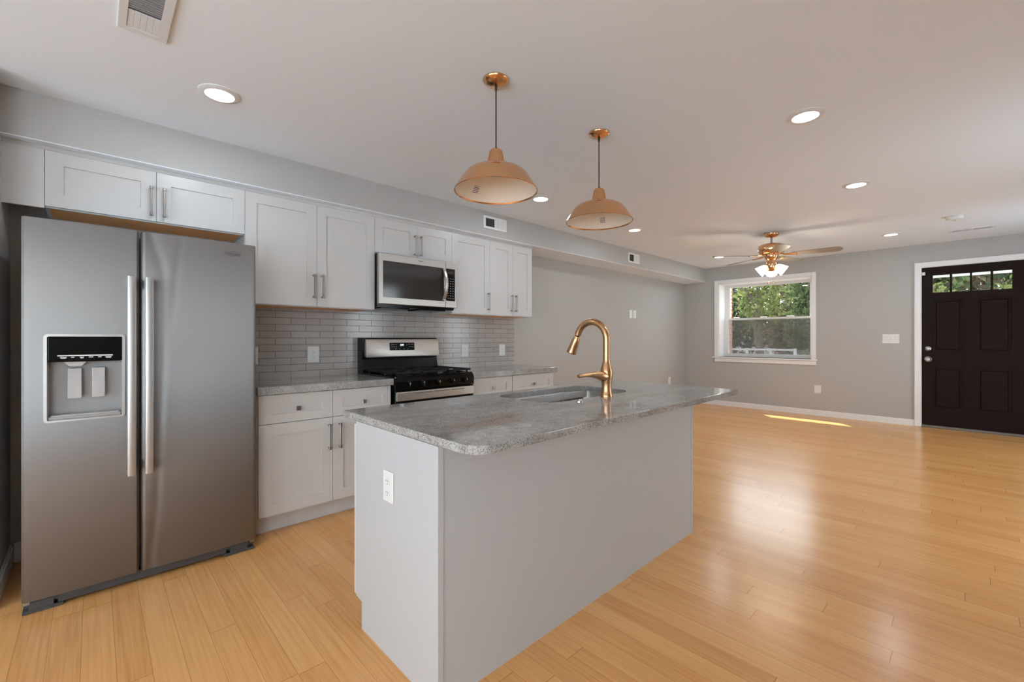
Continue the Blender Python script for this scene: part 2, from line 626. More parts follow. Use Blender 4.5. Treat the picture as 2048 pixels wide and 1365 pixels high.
FILL_WINDOWS = [(-2.9, -0.8), (3.7, 4.5), (6.1, 6.9)]  # openings added in the unseen side wall to let in fill daylight
edges = [XR] + [v for ab in FILL_WINDOWS for v in ab] + [XF]
m = MB()
for a, b in zip(edges[0::2], edges[1::2]):
    m.box(a, b, YR - 0.15, YR, -0.12, ZC)
for a, b in FILL_WINDOWS:
    m.box(a, b, YR - 0.15, YR, -0.12, 0.08)
    m.box(a, b, YR - 0.15, YR, 2.30, ZC)
struct(m.build('wall_right', M['wall']))
for k, (a, b) in enumerate(FILL_WINDOWS):  # these out-of-view windows are added only to brighten the room
    w_ = struct(MB().ring_prism([(a, 0.08), (b, 0.08), (b, 2.30), (a, 2.30)], [(a + 0.06, 0.14), (b - 0.06, 0.14), (b - 0.06, 2.24), (a + 0.06, 2.24)], YR - 0.12, YR - 0.04, 'xz').build('window_%d' % (3 + k), M['trim']))
    MB().box(a + 0.06, b - 0.06, YR - 0.09, YR - 0.07, 1.36, 1.40).build('meeting_rail', M['trim'], w_)
    MB().box(a + 0.06, b - 0.06, YR - 0.082, YR - 0.078, 0.14, 2.24).build('pane', M['pane'], w_)
struct(MB().box(-0.45, -0.33, 3.05, YB, 0, ZC).build('wall_left', M['wall']))
# rear wall with a wide patio opening to the daylight behind the camera
m = MB()
RA, RB, RT = -0.6, 2.3, 2.20
m.box(XR - 0.15, XR, YR, RA, -0.12, ZC)
m.box(XR - 0.15, XR, RB, YB, -0.12, ZC)
m.box(XR - 0.15, XR, RA, RB, RT, ZC)
m.box(XR - 0.15, XR, RA, RB, -0.12, 0.0)
struct(m.build('wall_rear', M['wall']))
p = struct(MB().ring_prism([(RA, 0.0), (RB, 0.0), (RB, RT), (RA, RT)], [(RA + 0.07, 0.07), (RB - 0.07, 0.07), (RB - 0.07, RT - 0.07), (RA + 0.07, RT - 0.07)], XR - 0.12, XR - 0.04, 'yz').build('window_2', M['trim']))
for yy in (RA + (RB - RA) / 3, RA + 2 * (RB - RA) / 3):
    MB().box(XR - 0.11, XR - 0.05, yy - 0.03, yy + 0.03, 0.07, RT - 0.07).build('mullion', M['trim'], p)
MB().box(XR - 0.082, XR - 0.078, RA + 0.07, RB - 0.07, 0.07, RT - 0.07).build('pane', M['pane'], p)

# soffit along the kitchen wall: grey face, white underside
m = MB().box(-0.33, XF, YS, YB, ZS + 0.004, ZC)
so = struct(m.build('wall_soffit', M['wall']))
MB().box(-0.33, XF, YS, YB, ZS, ZS + 0.004).build('underside', M['ceiling'], so)

# baseboards
def bb_prof_x(m, x0, x1, y, z0, h, t, side):
    m.box(x0, x1, min(y, y + side * t), max(y, y + side * t), z0, z0 + h * 0.86, 0.002)
    m.box(x0, x1, min(y, y + side * t * 0.6), max(y, y + side * t * 0.6), z0 + h * 0.86, z0 + h, 0.002)
m = MB()
m.box(XF - 0.014, XF, 0.51, YB - 0.014, ZF - 0.005, ZF + 0.07, 0.002)
m.box(XF - 0.009, XF, 0.51, YB - 0.014, ZF + 0.07, ZF + 0.083, 0.002)
struct(m.build('baseboard_far', M['trim']))
m = MB()
bb_prof_x(m, 3.52, XF, YB, 0.03, 0.115, 0.014, -1)
struct(m.build('baseboard_back', M['trim']))
m = MB()
m.box(-0.33, -0.316, 3.05, YB - 0.014, 0, 0.09, 0.002)
m.box(-0.33, -0.321, 3.05, YB - 0.014, 0.09, 0.105, 0.002)
m.box(-0.316, 0.3, YB - 0.014, YB, 0, 0.105, 0.002)
struct(m.build('baseboard_left', M['trim']))

# ------------------------------------------------------------------ far window
win = struct(thing('window_1', 'white double hung window in the far wall', 'window', (XF, 2.35, wz0)))
for k in ('label', 'category'):
    del win[k]
XSH = 8.15
m = MB()
for a in (0,):
    m.box(XF - 0.02, XF, wy1, wy1 + 0.068, wz0 - 0.0, wz1 + 0.057, 0.004)
    m.box(XF - 0.02, XF, wy0 - 0.056, wy0, wz0, wz1 + 0.057, 0.004)
    m.box(XF - 0.02, XF, wy0, wy1, wz1, wz1 + 0.057, 0.004)
m.build('window_casing', M['trim'], win)
m = MB()   # reveal lining
m.box(XF - 0.01, XSH + 0.06, wy1 - 0.012, wy1 + 0.002, wz0, wz1)
m.box(XF - 0.01, XSH + 0.06, wy0 - 0.002, wy0 + 0.012, wz0, wz1)
m.box(XF - 0.01, XSH + 0.06, wy0, wy1, wz1 - 0.012, wz1 + 0.002)
m.build('window_reveal', M['trim'], win)
m = MB()
m.box(XF - 0.035, XSH + 0.08, wy0 - 0.07, wy1 + 0.10, wz0 - 0.022, wz0, 0.004)
m.box(XF - 0.018, XF, wy0 - 0.06, wy1 + 0.06, wz0 - 0.085, wz0 - 0.022, 0.004)
m.build('window_sill', M['trim'], win)
gy0, gy1 = 1.745, 2.955
def sash(name, y0, y1, z0, z1, x0, x1, wd, lower):
    s = MB().ring_prism([(y0, z0), (y1, z0), (y1, z1), (y0, z1)], [(y0 + wd, z0 + (0.055 if lower else 0.03)), (y1 - wd, z0 + (0.055 if lower else 0.03)), (y1 - wd, z1 - (0.03 if lower else 0.045)), (y0 + wd, z1 - (0.03 if lower else 0.045))], x0, x1, 'yz').build(name, M['plastic'], win)
    MB().box((x0 + x1) / 2 - 0.003, (x0 + x1) / 2 + 0.003, y0 + wd, y1 - wd, z0 + 0.03, z1 - 0.03).build('pane', M['pane'], s)
    return s
sash('upper_sash', wy0 + 0.012, wy1 - 0.012, 1.555, wz1 - 0.012, XSH + 0.03, XSH + 0.06, 0.075, False)
ls = sash('lower_sash', wy0 + 0.012, wy1 - 0.012, wz0, 1.588, XSH - 0.005, XSH + 0.028, 0.06, True)
for yy in (2.0, 2.4, 2.83):
    MB().box(XSH - 0.02, XSH + 0.02, yy - 0.045, yy + 0.045, 1.588, 1.602, 0.004).build('sash_lock', M['plastic'], ls)
MB().box(XSH + 0.066, XSH + 0.068, wy0 + 0.03, wy1 - 0.03, wz0 + 0.03, 1.575).build('insect_screen', M['screen'], win)

# ------------------------------------------------------------------ front door
dr = struct(thing('door_1', 'x', 'x', (XF, 0, ZF)))
for k in ('label', 'category'):
    del dr[k]
m = MB()
m.box(XF - 0.02, XF, dy1, dy1 + 0.066, ZF, dz1 + 0.07, 0.004)
m.box(XF - 0.02, XF, dy0 - 0.066, dy0, ZF, dz1 + 0.07, 0.004)
m.box(XF - 0.02, XF, dy0, dy1, dz1, dz1 + 0.07, 0.004)
m.box(XF - 0.026, XF, dy1 + 0.05, dy1 + 0.068, ZF, dz1 + 0.072, 0.003)
m.build('door_casing', M['trim'], dr)
m = MB()
m.box(XF - 0.012, XF + 0.16, dy1 - 0.002, dy1 + 0.02, ZF, dz1 + 0.02)
m.box(XF - 0.012, XF + 0.16, dy0 - 0.02, dy0 + 0.002, ZF, dz1 + 0.02)
m.box(XF - 0.012, XF + 0.16, dy0, dy1, dz1 - 0.002, dz1 + 0.02)
m.build('door_jamb', M['trim'], dr)
MB().box(XF - 0.02, XF + 0.2, dy0, dy1, ZF, ZF + 0.03, 0.004).build('threshold', M['porch'], dr)
# leaf: grid of stiles and rails with raised panels and four lites
XD0, XD1 = XF + 0.004, XF + 0.046
ly = [dy0 + 0.003, dy1 - 0.003]
cols = [(-0.349, -0.196), (-0.174, -0.018), (0.000, 0.156), (0.178, 0.333)]
lz0, lz1 = 1.829, 2.056
pu = [(-0.350, -0.059), (0.059, 0.335)]
m = MB()
zb, zt = ZF + 0.034, dz1 - 0.004
m.box(XD0, XD1, ly[0], -0.349, zb, zt)
m.box(XD0, XD1, 0.334, ly[1], zb, zt)
m.box(XD0, XD1, -0.349, 0.334, lz1, zt)
m.box(XD0, XD1, -0.349, 0.334, 1.742, lz0)
m.box(XD0, XD1, -0.349, 0.334, 0.870, 1.062)
m.box(XD0, XD1, -0.349, 0.334, zb, 0.318)
m.box(XD0, XD1, -0.060, 0.060, 0.318, 0.870)
m.box(XD0, XD1, -0.060, 0.060, 1.062, 1.742)
for a, b in ((-0.196, -0.174), (-0.018, 0.0), (0.156, 0.178)):
    m.box(XD0, XD1, a, b, lz0, lz1)
leaf = m.build('door_leaf', M['door'], dr)
for (a, b) in pu:
    for z0, z1 in ((0.318, 0.870), (1.062, 1.742)):
        t = MB()
        t.box(XD0 + 0.014, XD1 - 0.005, a, b, z0, z1)
        t.box(XD0 + 0.005, XD0 + 0.016, a + 0.03, b - 0.03, z0 + 0.03, z1 - 0.03, 0.008)
        t.build('raised_panel', M['door'], dr)
for a, b in cols:
    MB().box(XD0 + 0.018, XD0 + 0.024, a, b, lz0, lz1).build('lite_pane', M['pane'], dr)
MB().lathe([(0.0, 0), (0.030, 0.0), (0.030, -0.010), (0.022, -0.016), (0.012, -0.02), (0.012, -0.024), (0.0, -0.024)], (XD0, 0.378, 1.101), 24, Vector((1, 0, 0))).build('deadbolt', M['nickel'], dr, True)
MB().lathe([(0.0, 0), (0.036, 0.0), (0.036, -0.006), (0.018, -0.012), (0.016, -0.03), (0.028, -0.045), (0.031, -0.056), (0.022, -0.068), (0.0, -0.072)], (XD0, 0.378, 0.962), 24, Vector((1, 0, 0))).build('door_knob', M['nickel'], dr, True)
for z in (0.3, 1.1, 1.95):
    MB().cyl((XF - 0.004, dy0, z - 0.05), 0.006, 0.1).build('hinge', M['nickel'], dr, True)
tag(MB().box(XF - 0.018, XF + 0.004, 0.405, 0.437, 2.063, 2.103, 0.003).build('door_sensor', M['plastic']), 'small white alarm sensor at the top corner of the dark front door', 'sensor')

# ------------------------------------------------------------------ shared small builders
def shaker(name, parent, x0, x1, z0, z1, yf, th=0.019, st=0.070, rl=None, mat='cabinet'):
    """shaker front facing -Y with its face at yf"""
    rl = st if rl is None else rl
    m = MB()
    m.ring_prism([(x0, z0), (x1, z0), (x1, z1), (x0, z1)], [(x0 + st, z0 + rl), (x1 - st, z0 + rl), (x1 - st, z1 - rl), (x0 + st, z1 - rl)], yf, yf + th, 'xz')
    m.box(x0 + st - 0.001, x1 - st + 0.001, yf + 0.008, yf + th - 0.002, z0 + rl - 0.001, z1 - rl + 0.001)
    return m.build(name, M[mat], parent)

def pull(parent, x, zc, yf, L=0.172):
    m = MB()
    m.box(x - 0.005, x + 0.005, yf - 0.034, yf - 0.024, zc - L / 2, zc + L / 2, 0.0015)
    for s in (-1, 1):
        z = zc + s * (L / 2 - 0.009)
        m.box(x - 0.008, x + 0.008, yf - 0.036, yf - 0.020, z - 0.009, z + 0.009, 0.002)
        m.box(x - 0.005, x + 0.005, yf - 0.024, yf, z - 0.005, z + 0.005)
    return m.build('handle', M['nickel'], parent)

def knob(parent, x, z, yf):
    m = MB()
    m.box(x - 0.014, x + 0.014, yf - 0.026, yf - 0.014, z - 0.014, z + 0.014, 0.002)
    m.cyl((x, yf, z), 0.006, -0.016, (0, 1, 0))
    return m.build('knob', M['nickel'], parent)

# ------------------------------------------------------------------ upper cabinets
YU = 3.310
def upper(x0, x1, z0, z1, doors, pulls, label, group='white wall cabinets under the soffit', pz=None, top=2.212):
    t = thing('wall_cabinet', label, 'cabinet', ((x0 + x1) / 2, YB, z0), group)
    m = MB()
    yb = YU + 0.021
    m.box(x0 + 0.0005, x0 + 0.016, yb, YB, z0, z1)
    m.box(x1 - 0.016, x1 - 0.0005, yb, YB, z0, z1)
    m.box(x0 + 0.016, x1 - 0.016, yb, YB, z1 - 0.016, z1)
    m.box(x0 + 0.016, x1 - 0.016, YB - 0.012, YB, z0, z1 - 0.016)
    m.box(x0 + 0.016, x1 - 0.016, yb, yb + 0.016, z0, z0 + 0.020)
    m.build('body', M['cabinet'], t)
    MB().box(x0 + 0.016, x1 - 0.016, yb + 0.016, YB - 0.012, z0 + 0.002, z0 + 0.020).build('bottom_panel', M['ply'], t)
    for (a, b), side in zip(doors, pulls):
        d = shaker('door', t, a + 0.0012, b - 0.0012, z0 + 0.006, top, YU, st=0.068)
        px = b - 0.025 if side == 'r' else a + 0.035
        pull(d, px, pz, YU)
    return t
upper(-0.183, 0.7235, 1.918, 2.232, [(-0.183, 0.268), (0.268, 0.7235)], 'rl', 'short white two-door wall cabinet above the stainless refrigerator', pz=2.035, top=2.212)
upper(0.7235, 1.636, 1.463, 2.232, [(0.7235, 1.185), (1.185, 1.636)], 'rl', 'tall white two-door wall cabinet between refrigerator and microwave', pz=1.615)
upper(1.636, 2.396, 1.925, 2.232, [(1.636, 2.025), (2.025, 2.396)], 'rl', 'short white two-door wall cabinet right above the microwave', pz=2.035)
upper(2.396, 2.860, 1.463, 2.232, [(2.396, 2.860)], 'r', 'tall white single-door wall cabinet just right of the microwave', pz=1.60)
upper(2.860, 3.466, 1.463, 2.232, [(2.860, 3.178), (3.178, 3.466)], 'rl', 'narrow white two-door wall cabinet at the end of the row above the tile', pz=1.60)
struct(MB().box(-0.33, -0.184, YU + 0.004, YU + 0.022, 1.912, 2.232).build('trim_1', M['cabinet']))
struct(MB().box(-0.33, 3.470, YU + 0.003, YU + 0.021, 2.2135, ZS, 0.002).build('trim_2', M['cabinet']))

# ------------------------------------------------------------------ base cabinets
YD = 3.020
def base(x0, x1, drawers, doors, pulls, label):
    t = thing('base_cabinet', label, 'cabinet', ((x0 + x1) / 2, YB, 0), 'white base cabinets along the kitchen wall')
    MB().box(x0 + 0.0005, x1 - 0.0005, YD + 0.021, YB - 0.002, 0.118, 0.884).build('body', M['cabinet'], t)
    MB().box(x0 + 0.0005, x1 - 0.0005, 3.098, 3.116, 0.001, 0.118).build('toe_kick', M['toe'], t)
    for a, b in drawers:
        d = shaker('drawer', t, a + 0.0015, b - 0.0015, 0.699, 0.878, YD, st=0.068, rl=0.056)
        knob(d, (a + b) / 2, 0.783, YD)
    for (a, b), s in zip(doors, pulls):
        d = shaker('door', t, a + 0.0015, b - 0.0015, 0.123, 0.695, YD, st=0.072)
        pull(d, b - 0.027 if s == 'r' else a + 0.045, 0.567, YD)
    return t
base(0.7235, 1.626, [(0.731, 1.186), (1.186, 1.622)], [(0.731, 1.186), (1.186, 1.622)], 'rl', 'white two-drawer two-door base cabinet between the refrigerator and the range')
base(2.394, 2.890, [(2.400, 2.888)], [(2.400, 2.888)], 'r', 'white single-drawer base cabinet just right of the black range')
base(2.890, 3.490, [(2.893, 3.487)], [(2.893, 3.190), (3.190, 3.487)], 'rl', 'white wide-drawer base cabinet at the end of the kitchen run')

def slab(name, x0, x1, y0, y1, z0, z1, label, r):
    o = MB().prism(rrect(x0, x1, y0, y1, r), z0, z1, 'xy', 0.0025).build(name, M['granite'], None, True, 18)
    return tag(o, label, 'countertop')
slab('countertop', 0.722, 1.630, 2.990, YB - 0.012, 0.8845, 0.932, 'gray granite countertop between the refrigerator and the range', [0.001, 0.001, 0.001, 0.001])
slab('countertop', 2.392, 3.530, 2.990, YB - 0.012, 0.8845, 0.934, 'short gray granite countertop right of the range along the wall', [0.001, 0.001, 0.001, 0.02])

bs = struct(MB().box(0.722, 3.505, YB - 0.010, YB, 0.9, 1.470).build('wall_backsplash', M['tile']))

# ------------------------------------------------------------------ refrigerator
YF = 2.880
fr = thing('refrigerator', 'tall stainless side-by-side refrigerator with an ice and water dispenser', 'refrigerator', (0.228, 3.2, 0))
MB().box(-0.226, 0.682, YF + 0.075, 3.60, 0.03, 1.755, 0.004).build('body', M['paddle'], fr)

def streak_x(z, pts):
    for (za, xa), (zb, xb) in zip(pts, pts[1:]):
        if za >= z >= zb:
            return xa + (xb - xa) * (za - z) / (za - zb)
    return pts[0][1] if z > pts[0][0] else pts[-1][1]
STREAK_A = [(1.78, 0.20), (1.70, 0.228), (1.62, 0.258), (1.40, 0.266), (1.10, 0.262), (0.70, 0.246), (0.38, 0.236), (0.06, 0.205)]  # course of a shallow ripple, shaped to draw a bright reflected streak
STREAK_B = [(1.78, 0.335), (1.58, 0.318), (1.38, 0.295), (1.2, 0.28)]  # second ripple, shaped for the shorter reflected streak
def curved_door(x0, x1, z0, z1, hole=None, wavy=False):
    """door with a gently bowed steel face; optional rectangular hole"""
    t = bmesh.new()
    def yf(x):
        u = (x - (x0 + x1) / 2) / ((x1 - x0) / 2)
        e = abs(u)
        return YF + 0.004 * u * u + (0.016 * ((e - 0.94) / 0.06) ** 2 if e > 0.94 else 0)
    n = 110 if wavy else 40
    xs = [x0 + (x1 - x0) * i / n for i in range(n + 1)]
    zs = [z0 + (z1 - z0) * k / 30 for k in range(31)] if wavy else [z0, z1]
    if hole:
        xs = sorted(set([x for x in xs if abs(x - hole[0]) > 0.004 and abs(x - hole[1]) > 0.004] + [hole[0], hole[1]]))
        zs = [z0, hole[2], hole[3], z1]
    def ripple(x, z):
        if not wavy:
            return 0.0
        a = 0.0026 * math.exp(-((x - streak_x(z, STREAK_A)) / 0.017) ** 2)
        b = 0.0026 * math.exp(-((x - streak_x(z, STREAK_B)) / 0.017) ** 2) * max(0.0, min(1.0, (z - 1.15) / 0.3))
        return a + b
    V = [[t.verts.new((x, yf(x) + ripple(x, z), z)) for x in xs] for z in zs]
    for j in range(len(zs) - 1):
        for i in range(len(xs) - 1):
            if hole and j == 1 and xs[i] >= hole[0] - 1e-6 and xs[i + 1] <= hole[1] + 1e-6:
                continue
            t.faces.new((V[j][i], V[j][i + 1], V[j + 1][i + 1], V[j + 1][i]))
    ext = bmesh.ops.extrude_edge_only(t, edges=[e for e in t.edges if len(e.link_faces) == 1])
    for v in ext['geom']:
        if isinstance(v, bmesh.types.BMVert):
            v.co.y = YF + 0.068
    bmesh.ops.recalc_face_normals(t, faces=t.faces[:])
    m = MB()
    m._add(t)
    m.box(x0 + 0.002, x1 - 0.002, YF + 0.064, YF + 0.07, z0 + 0.002, z1 - 0.002)
    return m
hole = (-0.153, 0.103, 0.860, 1.245)
dl = curved_door(-0.231, 0.166, 0.062, 1.776, hole).build('freezer_door', M['steel'], fr, True, 30)
drr = curved_door(0.174, 0.688, 0.062, 1.774, wavy=True).build('refrigerator_door', M['steel'], fr, True, 30)
def fr_handle(x0, x1, z0, z1, par):
    m = MB()
    y0 = YF - 0.052
    pts = []
    N = 16
    for i in range(N + 1):
        u = i / N
        z = z0 + (z1 - z0) * u
        bow = 0.010 * (1 - (2 * u - 1) ** 2)
        pts.append((y0 - bow, z))
    poly = pts + [(y + 0.014, z) for y, z in reversed(pts)]
    m.prism(poly, x0, x1, 'yz', 0.004)
    for z in (z0 + 0.03, z1 - 0.03):
        m.box(x0 + 0.004, x1 - 0.004, y0 + 0.008, YF + 0.003, z - 0.022, z + 0.022, 0.003)
    return m.build('handle', M['handle'], par, True, 40)
fr_handle(0.119, 0.152, 0.562, 1.540, dl)
fr_handle(0.186, 0.219, 0.560, 1.540, drr)
# dispenser
ds = MB().ring_prism(rrect(-0.163, 0.113, 0.852, 1.254, 0.014, 4), rrect(-0.152, 0.102, 0.861, 1.244, 0.006, 4), YF - 0.005, YF + 0.006, 'xz').build('dispenser_bezel', M['steel2'], dl, True)
m = MB()
X0, X1, Z0, Z1, D = -0.153, 0.103, 0.860, 1.140, 0.062
m.box(X0, X1, YF + D - 0.004, YF + D, Z0, Z1)
m.box(X0, X0 + 0.004, YF + 0.004, YF + D, Z0, Z1)
m.box(X1 - 0.004, X1, YF + 0.004, YF + D, Z0, Z1)
m.box(X0, X1, YF + 0.02, YF + D, Z1 - 0.004, Z1)
m.box(X0 + 0.004, X1 - 0.004, YF + 0.001, YF + D, Z0, Z0 + 0.016, 0.003)
m.build('dispenser_recess', M['recess'], dl)
MB().prism([(-0.140, YF + 0.002), (0.090, YF + 0.002), (0.090, YF + 0.055), (-0.140, YF + 0.055)], Z0 + 0.016, Z0 + 0.021, 'xy', 0.002).build('drip_tray', M['paddle'], dl)
cp = MB().box(-0.152, 0.102, YF - 0.003, YF + 0.03, 1.126, 1.244, 0.005, 2).build('control_panel', M['black'], dl)
m = MB().box(-0.119, 0.068, YF - 0.0042, YF - 0.002, 1.1525, 1.1575)
for k, w in enumerate((0.022, 0.012, 0.014, 0.016, 0.012, 0.022)):
    xc = -0.100 + k * 0.0305
    m.box(xc - w / 2, xc + w / 2, YF - 0.0042, YF - 0.002, 1.1455, 1.1485)
    if k in (0, 2, 5):
        m.box(xc - w / 2.6, xc + w / 2.6, YF - 0.0042, YF - 0.002, 1.1415, 1.1440)
m.build('printed_marks', M['white_mark'], dl)
MB().prism([(-0.100, 1.126), (-0.022, 1.126), (-0.040, 1.104), (-0.082, 1.104)], YF + 0.012, YF + 0.055, 'xz', 0.002).build('ice_chute', M['paddle'], dl)
for a, b in ((-0.087, -0.040), (-0.005, 0.041)):
    t = MB()
    t.prism([(YF + 0.030, 1.094), (YF + 0.038, 1.094), (YF + 0.030, 0.955), (YF + 0.020, 0.955)], a, b, 'yz', 0.002)
    t.box(a + 0.008, b - 0.008, YF + 0.034, YF + 0.06, 1.05, 1.094)
    t.build('dispenser_paddle', M['paddle'], dl)
# base grille
m = MB()
yg = 2.912
m.box(-0.226, 0.682, yg, yg + 0.04, 0.034, 0.060)
m.box(-0.118, 0.545, yg - 0.004, yg + 0.03, 0.016, 0.058, 0.002)
m.box(-0.230, -0.100, yg - 0.006, yg + 0.05, 0.0, 0.014, 0.002)
m.box(0.530, 0.684, yg - 0.006, yg + 0.05, 0.0, 0.014, 0.002)
m.box(-0.210, -0.130, yg - 0.003, yg + 0.02, 0.012, 0.050, 0.002)
m.box(0.565, 0.650, yg - 0.003, yg + 0.02, 0.012, 0.050, 0.002)
m.box(-0.226, 0.682, yg + 0.03, 3.58, 0.004, 0.04)
m.build('base_grille', M['grille'], fr)
MB().box(-0.228, -0.206, yg - 0.008, yg + 0.03, 0.042, 0.058, 0.001).build('hinge_bracket', M['nickel'], fr)
MB().box(0.662, 0.684, yg - 0.008, yg + 0.03, 0.042, 0.058, 0.001).build('hinge_bracket', M['nickel'], fr)
text_mesh('Whirlpool', 0.032, M['logo'], 'logo_lettering', drr, (0.566, YF - 0.0006, 1.711), shear=0.25, sx=0.60)
m = MB()
pts = []
for i in range(33):
    a = math.radians(200 + 320 * i / 32)
    px, pz = 0.026 * math.cos(a), 0.013 * math.sin(a)
    pts.append((0.566 + px * 0.94 - pz * 0.34, YF + 0.0006, 1.711 + px * 0.34 + pz * 0.94))
m.tube(pts, 0.0009, 6)
m.build('logo_swirl', M['logo'], drr, True)

# ------------------------------------------------------------------ microwave
YM = 3.240
mw = thing('microwave', 'stainless over-the-range microwave with a dark glass door', 'microwave', (2.016, YB, 1.508))
MB().box(1.640, 2.392, YM + 0.030, YB - 0.011, 1.500, 1.916, 0.003).build('body', M['black'], mw)
m = MB()
m.ring_prism([(1.6365, 1.512), (2.2755, 1.512), (2.2755, 1.920), (1.6365, 1.920)], [(1.672, 1.566), (2.262, 1.566), (2.262, 1.860), (1.672, 1.860)], YM, YM + 0.032, 'xz', 0.004)
md = m.build('door', M['steel2'], mw)
MB().box(1.671, 2.263, YM + 0.004, YM + 0.026, 1.565, 1.861).build('door_glass', M['glass_dark'], md)
MB().prism(rrect(1.715, 2.200, 1.615, 1.815, 0.012, 4), YM + 0.0035, YM + 0.006, 'xz').build('viewing_window', M['glass_dark'], md)
pts = []
for i in range(19):
    u = i / 18
    z = 1.575 + (1.856 - 1.575) * u
    b = 1 - (2 * u - 1) ** 2
    pts.append((YM - 0.006 - 0.042 * b, z))
poly = pts + [(y + 0.012, z) for y, z in reversed(pts)]
# ends touch the door; bowed in plan as well
bmh = MB()
bmh.prism(poly, 2.243, 2.273, 'yz', 0.003)
bmh.box(2.246, 2.270, YM - 0.010, YM + 0.006, 1.572, 1.592, 0.002)
bmh.box(2.246, 2.270, YM - 0.010, YM + 0.006, 1.840, 1.860, 0.002)
bmh.build('handle', M['steel2'], md, True, 40)
m = MB()
m.ring_prism([(2.2775, 1.512), (2.396, 1.512), (2.396, 1.920), (2.2775, 1.920)], [(2.281, 1.572), (2.379, 1.572), (2.379, 1.862), (2.281, 1.862)], YM, YM + 0.032, 'xz', 0.003)
cp = m.build('control_frame', M['steel2'], mw)
k = MB().box(2.280, 2.380, YM + 0.003, YM + 0.026, 1.571, 1.863).build('keypad', M['black'], mw)
m = MB()
for r in range(9):
    for c_ in range(3):
        xk = 2.306 + c_ * 0.026
        zk = 1.596 + r * 0.022
        m.box(xk - 0.006, xk + 0.006, YM + 0.0018, YM + 0.004, zk - 0.002, zk + 0.002)
m.build('lettering', M['recess'], k)
MB().box(2.300, 2.362, YM + 0.0018, YM + 0.004, 1.815, 1.838).build('display', M['glass_dark'], k)
text_mesh('Whirlpool', 0.012, M['logo'], 'logo_lettering', md, (2.020, YM - 0.0006, 1.893), sx=0.95)
m = MB()
m.box(1.642, 2.390, YM + 0.034, YM + 0.36, 1.490, 1.501, 0.002)
m.box(1.700, 1.960, YM + 0.08, YM + 0.30, 1.482, 1.492, 0.002)
m.box(2.070, 2.330, YM + 0.08, YM + 0.30, 1.482, 1.492, 0.002)
m.build('vent_underside', M['black'], mw)

# ------------------------------------------------------------------ gas range
rg = thing('gas_range', 'black and stainless gas range between the base cabinets', 'range', (2.01, YB, 0))
rx0, rx1 = 1.634, 2.388
MB().box(rx0 + 0.002, rx1 - 0.002, 3.02, 3.60, 0.06, 0.915).build('body', M['black'], rg)
m = MB()
m.box(rx0, rx1, 2.985, 3.56, 0.912, 0.934, 0.006, 2)
m.ring_prism(rrect(rx0 + 0.001, rx1 - 0.001, 2.986, 3.53, 0.02, 4), rrect(rx0 + 0.022, rx1 - 0.022, 3.010, 3.505, 0.02, 4), 0.930, 0.946, 'xy', 0.003)
m.build('cooktop', M['black'], rg)
m = MB()
m.prism([(2.975, 0.842), (3.04, 0.842), (3.04, 0.932), (2.990, 0.932), (2.972, 0.905)], rx0, rx1, 'yz', 0.004)
cpn = m.build('control_panel', M['black'], rg)
for xk in (1.742, 1.868, 2.010, 2.152, 2.285):
    t = MB().lathe([(0.0, 0), (0.026, 0.0), (0.024, -0.008), (0.019, -0.010), (0.017, -0.030), (0.0, -0.032)], (xk, 2.974, 0.882), 24, Vector((0, 1, 0)))
    t.box(xk - 0.004, xk + 0.004, 2.938, 2.956, 0.865, 0.899, 0.002)
    kb = t.build('burner_knob', M['black'], rg, True)
    MB().box(xk - 0.001, xk + 0.001, 2.9365, 2.9385, 0.884, 0.898).build('pointer_mark', M['white_mark'], kb)
od = MB().box(rx0 + 0.004, rx1 - 0.004, 2.978, 3.018, 0.235, 0.838, 0.004).build('oven_door', M['black'], rg)
m = MB()
m.box(rx0 + 0.008, rx1 - 0.004, 2.964, 2.980, 0.758, 0.828, 0.006, 2)
tb = m.build('door_top_band', M['steel2'], rg)
m = MB()
for a, b in ((1.80, 1.955), (1.972, 2.125), (2.142, 2.275)):
    m.box(a, b, 2.9632, 2.966, 0.809, 0.813)
m.build('vent_slot', M['slot'], tb)
MB().prism(rrect(rx0 + 0.10, rx1 - 0.10, 0.36, 0.64, 0.015, 4), 2.975, 2.979, 'xz').build('oven_window', M['glass_dark'], od)
m = MB()
m.tube([(rx0 + 0.05, 2.935, 0.705), (rx1 - 0.05, 2.935, 0.705)], 0.012)
for x in (rx0 + 0.07, rx1 - 0.07):
    m.box(x - 0.01, x + 0.01, 2.935, 2.98, 0.697, 0.713, 0.002)
m.build('door_handle', M['steel2'], od, True)
MB().box(rx0 + 0.004, rx1 - 0.004, 2.985, 3.02, 0.065, 0.228, 0.006).build('storage_drawer', M['steel2'], rg)
for x in (rx0 + 0.05, rx1 - 0.05):
    for y in (3.08, 3.55):
        MB().cyl((x, y, 0.0), 0.016, 0.065).build('leg', M['iron'], rg)
# backguard
MB().prism([(3.515, 0.930), (YB - 0.012, 0.930), (YB - 0.012, 1.240), (3.56, 1.240), (3.535, 1.228), (3.545, 1.06)], rx0 + 0.002, rx1 - 0.002, 'yz', 0.003).build('backguard', M['black'], rg)
t = bmesh.new()
m = MB()
sh = rrect(rx0 + 0.020, rx1 - 0.004, 1.070, 1.229, [0.022, 0.010, 0.016, 0.016], 5)
m.prism(sh, 3.505, 3.548, 'xz', 0.006)
for v in m.bm.verts:
    v.co.y += (v.co.z - 1.07) * 0.10 - 0.008
bgp = m.build('backguard_face', M['steel2'], rg, True)
m = MB()
m.prism(rrect(1.872, 2.118, 1.130, 1.197, 0.004, 3), 3.4965, 3.51, 'xz')
for v in m.bm.verts:
    v.co.y += (v.co.z - 1.07) * 0.10 - 0.002
dsp = m.build('display', M['black'], rg)
text_mesh('2:41', 0.024, M['clock'], 'clock_digits', dsp, (1.992, 3.5035, 1.176), sx=0.9)
m = MB()
